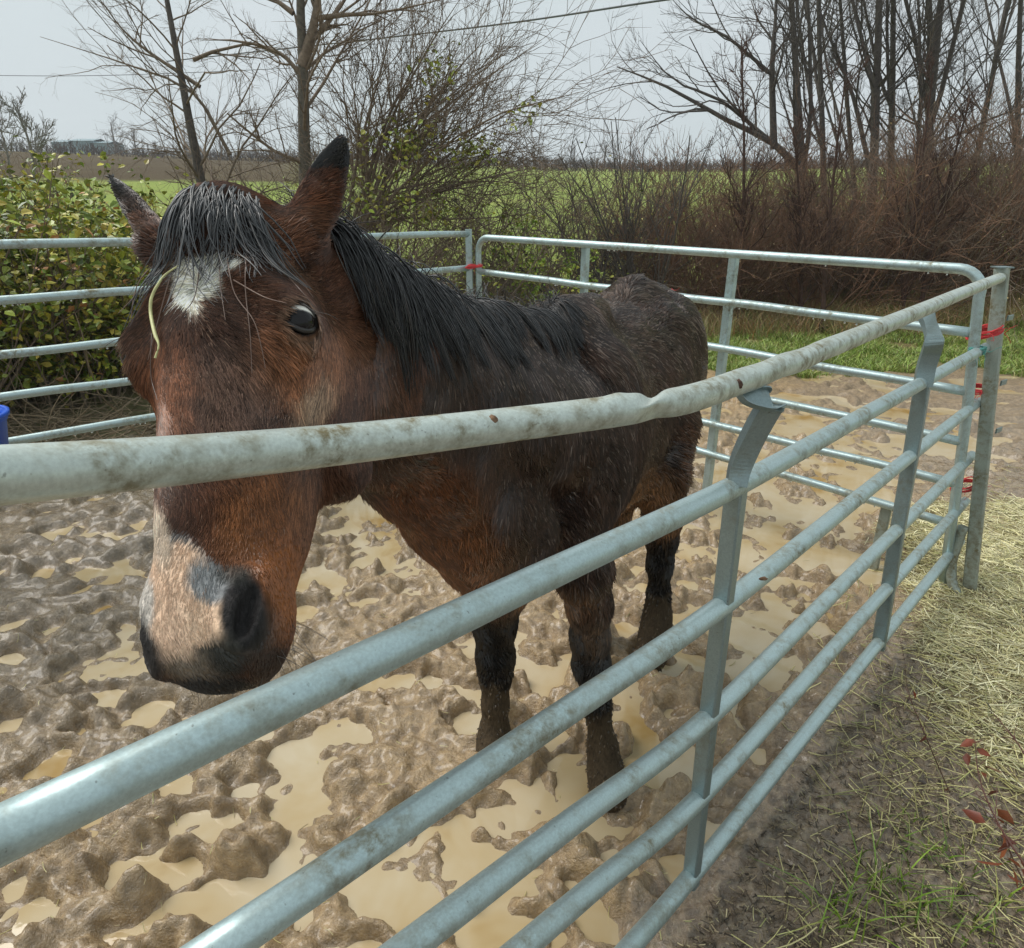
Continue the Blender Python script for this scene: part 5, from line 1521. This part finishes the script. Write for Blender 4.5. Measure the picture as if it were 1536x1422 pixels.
# ---- far scenery
rs = np.random.RandomState(5)
def far_tree(px_, D_, tops, sd, lb, sc=1.0):
    bb = np.array([(px_ - 768) / FPX * D_ * .93, D_, 0.]); bb[2] = float(terrain_base(bb[:1], bb[1:2])[0])
    tree(bb, bb + np.array([0, 0, tops]), .14 * sc, lb, sd, M_TWIGF, M_TWIGF, limbs=16, subs=7, twigs=5, tmin=.15, spread=.8, up=.06, lenf=.5, minr=.018, name='far_tree', group='far hazy trees on the skyline')
far_tree(60, 34, 3.4, 101, 'round grey bare tree above the hedge at the far left', .6)
far_tree(28, 38, 3.0, 102, 'smaller grey bare tree left of the round one at the far left', .5)
for i, (x_, h_) in enumerate([(192, 5.5), (222, 4.5), (300, 5.0), (345, 4.6), (250, 3.6), (395, 4), (860, 4.5), (905, 5), (945, 4.5), (800, 4)]):
    far_tree(x_, 118 + 3 * i, h_, 110 + i, ['faint far tree right of the pale greenhouse', 'faint far tree a little further right of the pale greenhouse', 'faint far tree left of the leaning trunk', 'faint far tree behind the leaning trunk', 'low faint far tree between the greenhouse and the leaning trunk', 'faint far tree left of the forked trunk', 'faint far tree on the skyline above the green field, leftmost', 'faint far tree on the skyline above the middle of the green field', 'faint far tree on the skyline left of the thicket', 'faint far tree on the skyline behind the fine twigs'][i], 1.6)
# low far hedges: one mass
n = 5000
hx = -110 + 200 * rs.rand(n); hy = np.where(rs.rand(n) < .5, 112 + 2 * rs.rand(n), 90 + 2.5 * rs.rand(n))
hz = terrain_base(hx, hy)
st = np.stack([hx, hy, hz], 1); dr = np.stack([rs.randn(n) * .4, rs.randn(n) * .4, np.ones(n)], 1)
l1 = grow(rs, st, dr, .7 + 1.0 * rs.rand(n), np.full(n, .045), .4, 4, .2)
l2 = branch_off(rs, *l1, 4, .1, .9, .7, .6, .7, 3, .2, minr=.03)
V, F = geo_of([l1, l2], [3, 3])
tag(np_mesh('far_hedge', V, F, bark('far_hedge_twigs', (.085, .062, .048))), 'low dark hedge lines across the far field', kind='stuff')
# far pale building / greenhouse with bays
def box(c, s):
    c = np.array(c, float); s = np.array(s, float) / 2
    V = np.array([[c[0] + a * s[0], c[1] + b_ * s[1], c[2] + d * s[2]] for d in (-1, 1) for a, b_ in ((-1, -1), (1, -1), (1, 1), (-1, 1))])
    return V, np.array([[0, 3, 2, 1], [4, 5, 6, 7], [0, 1, 5, 4], [1, 2, 6, 5], [2, 3, 7, 6], [3, 0, 4, 7]])
M_GH = simple_mat('greenhouse_glass', (.20, .30, .33), .3, .2, 1); M_WH = simple_mat('white_wall', (.75, .77, .78), .6, .05, 1)
for i, (x0, w, hb_) in enumerate([(128, 3.4, 3.0), (156, 4.0, 3.2), (181, 3.0, 2.9)]):
    D_ = 125.0
    bx_ = (x0 - 768) / FPX * D_ * .93; z0 = float(terrain_base(np.array([bx_]), np.array([D_]))[0])
    rt = empty('far_building', (bx_, D_, z0), ['leftmost pale blue-grey building far away on the skyline', 'middle pale blue-grey building far away on the skyline', 'rightmost pale blue-grey building far away, next to a faint tree'][i], 'building')
    np_mesh('wall', *box((bx_, D_, z0 + hb_ / 2 - .2), (w, 5, hb_ + .4)), M_GH, rt, smooth=False)
    pr = np.array([[-w / 2 - .2, -2.7, 0], [w / 2 + .2, -2.7, 0], [w / 2 + .2, 2.7, 0], [-w / 2 - .2, 2.7, 0], [-w / 2, 0, .5], [w / 2, 0, .5]]) + [bx_, D_, z0 + hb_]
    V = pr; F = np.array([[0, 1, 5, 4], [3, 4, 5, 2], [0, 4, 3, 3], [1, 2, 5, 5]])
    np_mesh('roof', V, F, M_GH, rt, smooth=False)
    for j in range(2):
        np_mesh('door', *box((bx_ - w * .25 + j * w * .5, D_ - 2.55, z0 + .8), (w * .22, .06, 1.5)), M_WH, rt, smooth=False)

# ---- overhead wires
def wire(a, c, b_, r, label):
    pa = smooth_path([a, c, b_], 12)
    V, F = tubes(pa[None], np.full((1, len(pa)), r), 5)
    tag(np_mesh('overhead_wire', V, F, simple_mat('wire', (.05, .055, .06), .6)), label, 'wire')
wire(P(250, 92, 45), P(680, 45, 30), P(1010, -2, 22), .030, 'thick dark overhead wire crossing the sky behind the forked tree')
wire(P(-60, 113, 60), P(200, 112, 60), P(700, 90, 60), .022, 'thin faint overhead wire low in the sky at the left')

# ---- dry undergrowth, grass and straw
def blades(rs, x, y, h, w, cols, lean=.5, name='grass', label='', mat=None, zoff=0.0, k=3):
    n = len(x); z = hgt(x, y) + zoff
    a = rs.rand(n) * 6.283; side = np.stack([np.cos(a), np.sin(a), np.zeros(n)], 1)
    ln = rs.randn(n, 2) * lean
    t = np.linspace(0, 1, k + 1)
    V = []
    hh = h * (.5 + .9 * rs.rand(n))
    for tt_ in t:
        c = np.stack([x + ln[:, 0] * hh * tt_ ** 1.7, y + ln[:, 1] * hh * tt_ ** 1.7, z + hh * (tt_ - .25 * tt_ ** 2)], 1)
        ww = (w * (1 - tt_ ** 1.5) + w * .05)
        V += [c - side * ww / 2, c + side * ww / 2]
    V = np.stack(V, 1); o = np.arange(n)[:, None] * (2 * (k + 1))
    F = np.concatenate([o + np.array([2 * j, 2 * j + 1, 2 * j + 3, 2 * j + 2]) for j in range(k)])
    ob = np_mesh(name, V.reshape(-1, 3), F, mat or M_LEAF, smooth=False, col=np.repeat(cols, 2 * (k + 1), 0))
    return tag(ob, label, kind='stuff')
rs = np.random.RandomState(123)
n = 90000
y = 6.6 + 4.2 * rs.rand(n) ** 1.3; x = -.1 * y + (1.0 * y + .5) * rs.rand(n)
f_ = fbm2(x * 1.3, y * 1.3, 3, 71)
keep = (f_ > -.30) & (y + .5 * fbm2(x * .9, y * .9, 3, 77) > 7.0) & (f_ > .0 - 1.2 * sstep(1.5, 2.8, x)) 
x, y, f_ = x[keep], y[keep], f_[keep]
blades(rs, x, y, .075 + .05 * (f_ > .1), .010, pick(rs, len(x), [(.19, .29, .045), (.26, .34, .07), (.36, .34, .12)], [.45, .35, .2]), .6, 'grass', 'bright green grass beyond the back panel')
n = 42000
y = 8.6 + 4.5 * rs.rand(n); x = -1.6 + (1.0 * y + 3) * rs.rand(n)
keep = y > 9.1 + .9 * fbm2(x * 1.1, y * .5, 2, 73) ; x, y = x[keep], y[keep]
blades(rs, x, y, .34, .008, pick(rs, len(x), [(.38, .27, .12), (.27, .19, .09), (.24, .26, .08), (.34, .16, .07)], [.35, .25, .25, .15]), .5, 'dry_undergrowth', 'dry brown and rusty undergrowth at the foot of the thicket')

# straw on the ground outside the near panel, right
def straw(rs, x, y, ln, r, name, label, pal=None, zo=.004):
    n = len(x); a = rs.rand(n) * 6.283; dirr = np.stack([np.cos(a), np.sin(a), rs.randn(n) * .10 + .02], 1)
    L = ln * (.4 + 1.1 * rs.rand(n))
    k = 4; t = np.linspace(-.5, .5, k)
    bend = rs.randn(n, 3) * .12; bend[:, 2] *= .4
    z = hgt(x, y) + zo + .014 * rs.rand(n)
    c = np.stack([x, y, z], 1)
    Pp = c[:, None] + dirr[:, None] * (L[:, None] * t)[..., None] + bend[:, None] * (L[:, None] * (t ** 2))[..., None]
    # keep above the soil
    zz = hgt(Pp[..., 0].ravel(), Pp[..., 1].ravel()).reshape(n, k) + zo
    Pp[..., 2] = np.maximum(Pp[..., 2], zz)
    V, F = tubes(Pp, np.full((n, k), r) * (.6 + .8 * rs.rand(n, 1)), 3)
    col = np.repeat(pick(rs, n, pal or [(.62, .56, .28), (.52, .47, .20), (.42, .42, .17), (.32, .26, .14)], [.35, .3, .2, .15]), k * 3, 0)
    ob = np_mesh(name, V, F, M_STRAW, smooth=True, col=col)
    return tag(ob, label, kind='stuff')
M_STRAW = col_mat('straw', .5, .4)
n = 110000
px_ = 930 + 720 * rs.rand(n); py_ = 700 + 820 * rs.rand(n)
r_ = RT[None] * ((px_ - 768) / FPX)[:, None] + DN[None] * ((py_ - 711) / FPX)[:, None] + FW[None]
tt_ = -CAMH / r_[:, 2]; gx_, gy_ = (r_ * tt_[:, None])[:, 0], (r_ * tt_[:, None])[:, 1]
ol = (gx_ - u1_pts[5][0]) * pn[0] + (gy_ - u1_pts[5][1]) * pn[1]
dens = .018 * sstep(.02, .4, ol) + .05 * sstep(1150, 1400, px_) * sstep(1300, 1100, py_)
# straw also just inside the corner
dens = np.maximum(dens, .5 * np.exp(-(((px_ - 1395) / 60) ** 2 + ((py_ - 830) / 50) ** 2)))
kp = (rs.rand(n) < dens) & (ol > -.25)
straw(rs, gx_[kp], gy_[kp], .080, .0014, 'straw', 'pale straw scattered over the ground outside the right corner')
print('straw', kp.sum())
n = 120000
x = 1.0 + 3.2 * rs.rand(n); y = 1.3 + 2.7 * rs.rand(n)
hx_, hy_, _ = proj(np.stack([x, y, 0 * x], 1))
kp = (rs.rand(n) < hay_mask(hx_, hy_, fbm2(x * 3.3, y * 3.3, 4, 41), fbm2(x * 14, y * 14, 4, 42, .6)) * (.18 + .62 * sstep(-.15, .25, fbm2(x * 7, y * 7, 3, 85)))) & (hx_ < 1750)
print('hay', kp.sum())
straw(rs, x[kp], y[kp], .085, .0016, 'hay_strip', 'dense pale hay strewn along the right side of the pen', [(.84, .79, .52), (.72, .66, .38), (.56, .54, .28), (.42, .35, .19)])
n = 9000
px_ = 900 + 750 * rs.rand(n); py_ = 900 + 640 * rs.rand(n)
r_ = RT[None] * ((px_ - 768) / FPX)[:, None] + DN[None] * ((py_ - 711) / FPX)[:, None] + FW[None]
q = CAM + r_ * (-CAMH / r_[:, 2])[:, None]
ol = (q[:, 0] - u1_pts[5][0]) * pn[0] + (q[:, 1] - u1_pts[5][1]) * pn[1]
kp = ol > .03
straw(rs, q[kp, 0], q[kp, 1], .016, .0015, 'litter', 'fine trodden litter and twig bits on the soil outside the near panel', [(.10, .07, .045), (.30, .23, .14), (.06, .045, .03), (.44, .37, .22)])
# straw bits lying about inside the pen
n = 260
px_ = 1536 * rs.rand(n); py_ = 760 + 660 * rs.rand(n)
q = np.array([G(a, b_) for a, b_ in zip(px_, py_)])
straw(rs, q[:, 0], q[:, 1], .025, .0009, 'straw_bits', 'short straw bits trodden into the mud of the pen')
# green tufts bottom right
def tuft(px0, py0, n, h, label, spread=.06):
    c = G(px0, py0)
    x = c[0] + rs.randn(n) * spread; y = c[1] + rs.randn(n) * spread
    o = blades(rs, x, y, h, .005, pick(rs, n, [(.14, .24, .02), (.20, .30, .03), (.10, .15, .02), (.30, .30, .08)], [.4, .3, .2, .1]), .8, 'grass_tuft', None, k=5)
    tag(o, label, 'grass')
    o['group'] = 'green grass tufts outside the near panel'
tuft(1262, 1385, 34, .085, 'bright green grass tuft at the bottom edge, right of the near panel', .035)
tuft(1330, 1345, 70, .075, 'widest green grass tuft near the bottom right corner, beside the red leaves', .05)
tuft(1370, 1270, 60, .04, 'small mossy green tuft left of the rusty-leaved twig', .05)
tuft(1500, 1340, 40, .06, 'green grass tuft in the bottom right corner behind the rusty leaves', .06)
tuft(1440, 1400, 40, .06, 'green grass tuft at the bottom edge below the rusty leaves', .05)

# dead weeds with rusty leaves, bottom right
def weed(pts, label, sd, nl, lsz=.03, leafpts=None):
    rs = np.random.RandomState(sd)
    pa = smooth_path(pts, 5); root = empty('dead_weed', pa[0], label, 'weed', 'dead weeds at the bottom right')
    l1 = (pa[None], np.linspace(.0018, .0007, len(pa))[None])
    l2 = branch_off(rs, *l1, 5, .3, .95, .5, .25, .7, 5, .15, .04, minr=.0006)
    V, F = geo_of([l1, l2], [5, 4]); np_mesh('stem', V, F, simple_mat('reddish_stem', (.10, .04, .03), .5), root)
    if nl:
        i = rs.randint(0, len(pa), nl) if leafpts is None else None
        pt = pa[i] + rs.randn(nl, 3) * .008 if leafpts is None else np.array(leafpts)
        for j, p in enumerate(pt):
            V, F, c = leaves(rs, p[None], lsz, pick(rs, 1, [(.22, .05, .02), (.16, .035, .015), (.26, .08, .03)], None), 0, 1.3)
            np_mesh('leaf', V, F, M_LEAF, root, smooth=True, col=c)
weed([P(1560, 1330, 1.05), P(1500, 1240, 1.2), P(1470, 1170, 1.3), P(1462, 1110, 1.38)], 'dead weed with drooping rusty red leaves at the right edge', 1, 14, .026)
weed([P(1570, 1200, 1.15), P(1530, 1120, 1.3), P(1490, 1070, 1.42)], 'thin leafless weed stem at the right edge above the rusty leaves', 2, 0)
weed([G(1425, 1190), P(1395, 1120, 1.75), P(1358, 1030, 1.85)], 'thin dark weed stem standing in the straw, left of the rusty leaves', 3, 3, .016)
weed([G(1545, 1340), P(1520, 1290, 1.2), P(1505, 1245, 1.22)], 'cluster of curled rusty leaves at the right edge near the bottom', 4, 9, .030)
# scattered dark sticks
for i, (a, b_, lb) in enumerate([((1370, 1168), (1408, 1190), 'short black stick on the ground among the straw'), ((1318, 1072), (1352, 1092), 'short dark twig on the ground nearer the panel'), ((1405, 1165), (1418, 1190), 'tiny black stick crossing the short black one')]):
    A_s, B_s = G(*a, .015), G(*b_, .012)
    V, F = tubes(np.array([A_s, lerp(A_s, B_s, .4) + [0, 0, .006], lerp(A_s, B_s, .7) + [.002, 0, .004], B_s])[None], np.array([[.003, .006, .005, .002]]), 6)
    tag(np_mesh('stick', V, F, M_BARK2), lb, 'stick', 'sticks on the ground')

# ---- blue bucket at the left edge
m, nt, b = new_mat('blue_plastic'); b.inputs['Base Color'].default_value = (.010, .10, .62, 1); b.inputs['Roughness'].default_value = .35
bc = P(-55, 650, 3.0)
zb = 0.0
bk = empty('bucket', (bc[0], bc[1], zb), 'blue plastic bucket hanging on the left panel at the left edge of the picture', 'bucket')
zt = float(P(-55, 622, 3.0)[2])
V, F = lathe([(.0001, -.27), (.105, -.27), (.145, -.03), (.150, -.028), (.152, 0), (.143, .0), (.138, -.03), (.10, -.262), (.0001, -.262)], 40)
np_mesh('body', V + [bc[0], bc[1], zt], F, m, bk)
V, F = lathe([(.150, -.012), (.160, -.012), (.162, .004), (.152, .008), (.144, .004), (.143, -.006)], 40)
np_mesh('rim', V + [bc[0], bc[1], zt], F, m, bk)
ph = np.linspace(0, math.pi, 14)
pa = np.stack([bc[0] + .15 * np.cos(ph), bc[1] + .04 * np.sin(ph), zt - .02 + .13 * np.sin(ph)], 1)
V, F = tubes(pa[None], np.full((1, 14), .0028), 6); np_mesh('handle', V, F, M_CHAN, bk)
bk.location[2] = zt - .27
for ch in bk.children: ch.location = (0, 0, -(zt - .27))

# ---- the damp air: far things fade into it
hz = bpy.data.materials.new('damp_air'); hz.use_nodes = True
nt = hz.node_tree; nt.nodes.clear()
o_ = nt.nodes.new('ShaderNodeOutputMaterial'); v_ = nt.nodes.new('ShaderNodeVolumePrincipled')
v_.inputs['Color'].default_value = (.93, .96, 1, 1); v_.inputs['Density'].default_value = .0011; v_.inputs['Anisotropy'].default_value = .2
nt.links.new(v_.outputs[0], o_.inputs['Volume'])
ho = np_mesh('haze', *box((0, 110, 14), (700, 330, 36)), hz, smooth=False)
tag(ho, 'thin damp haze in the air', kind='stuff')
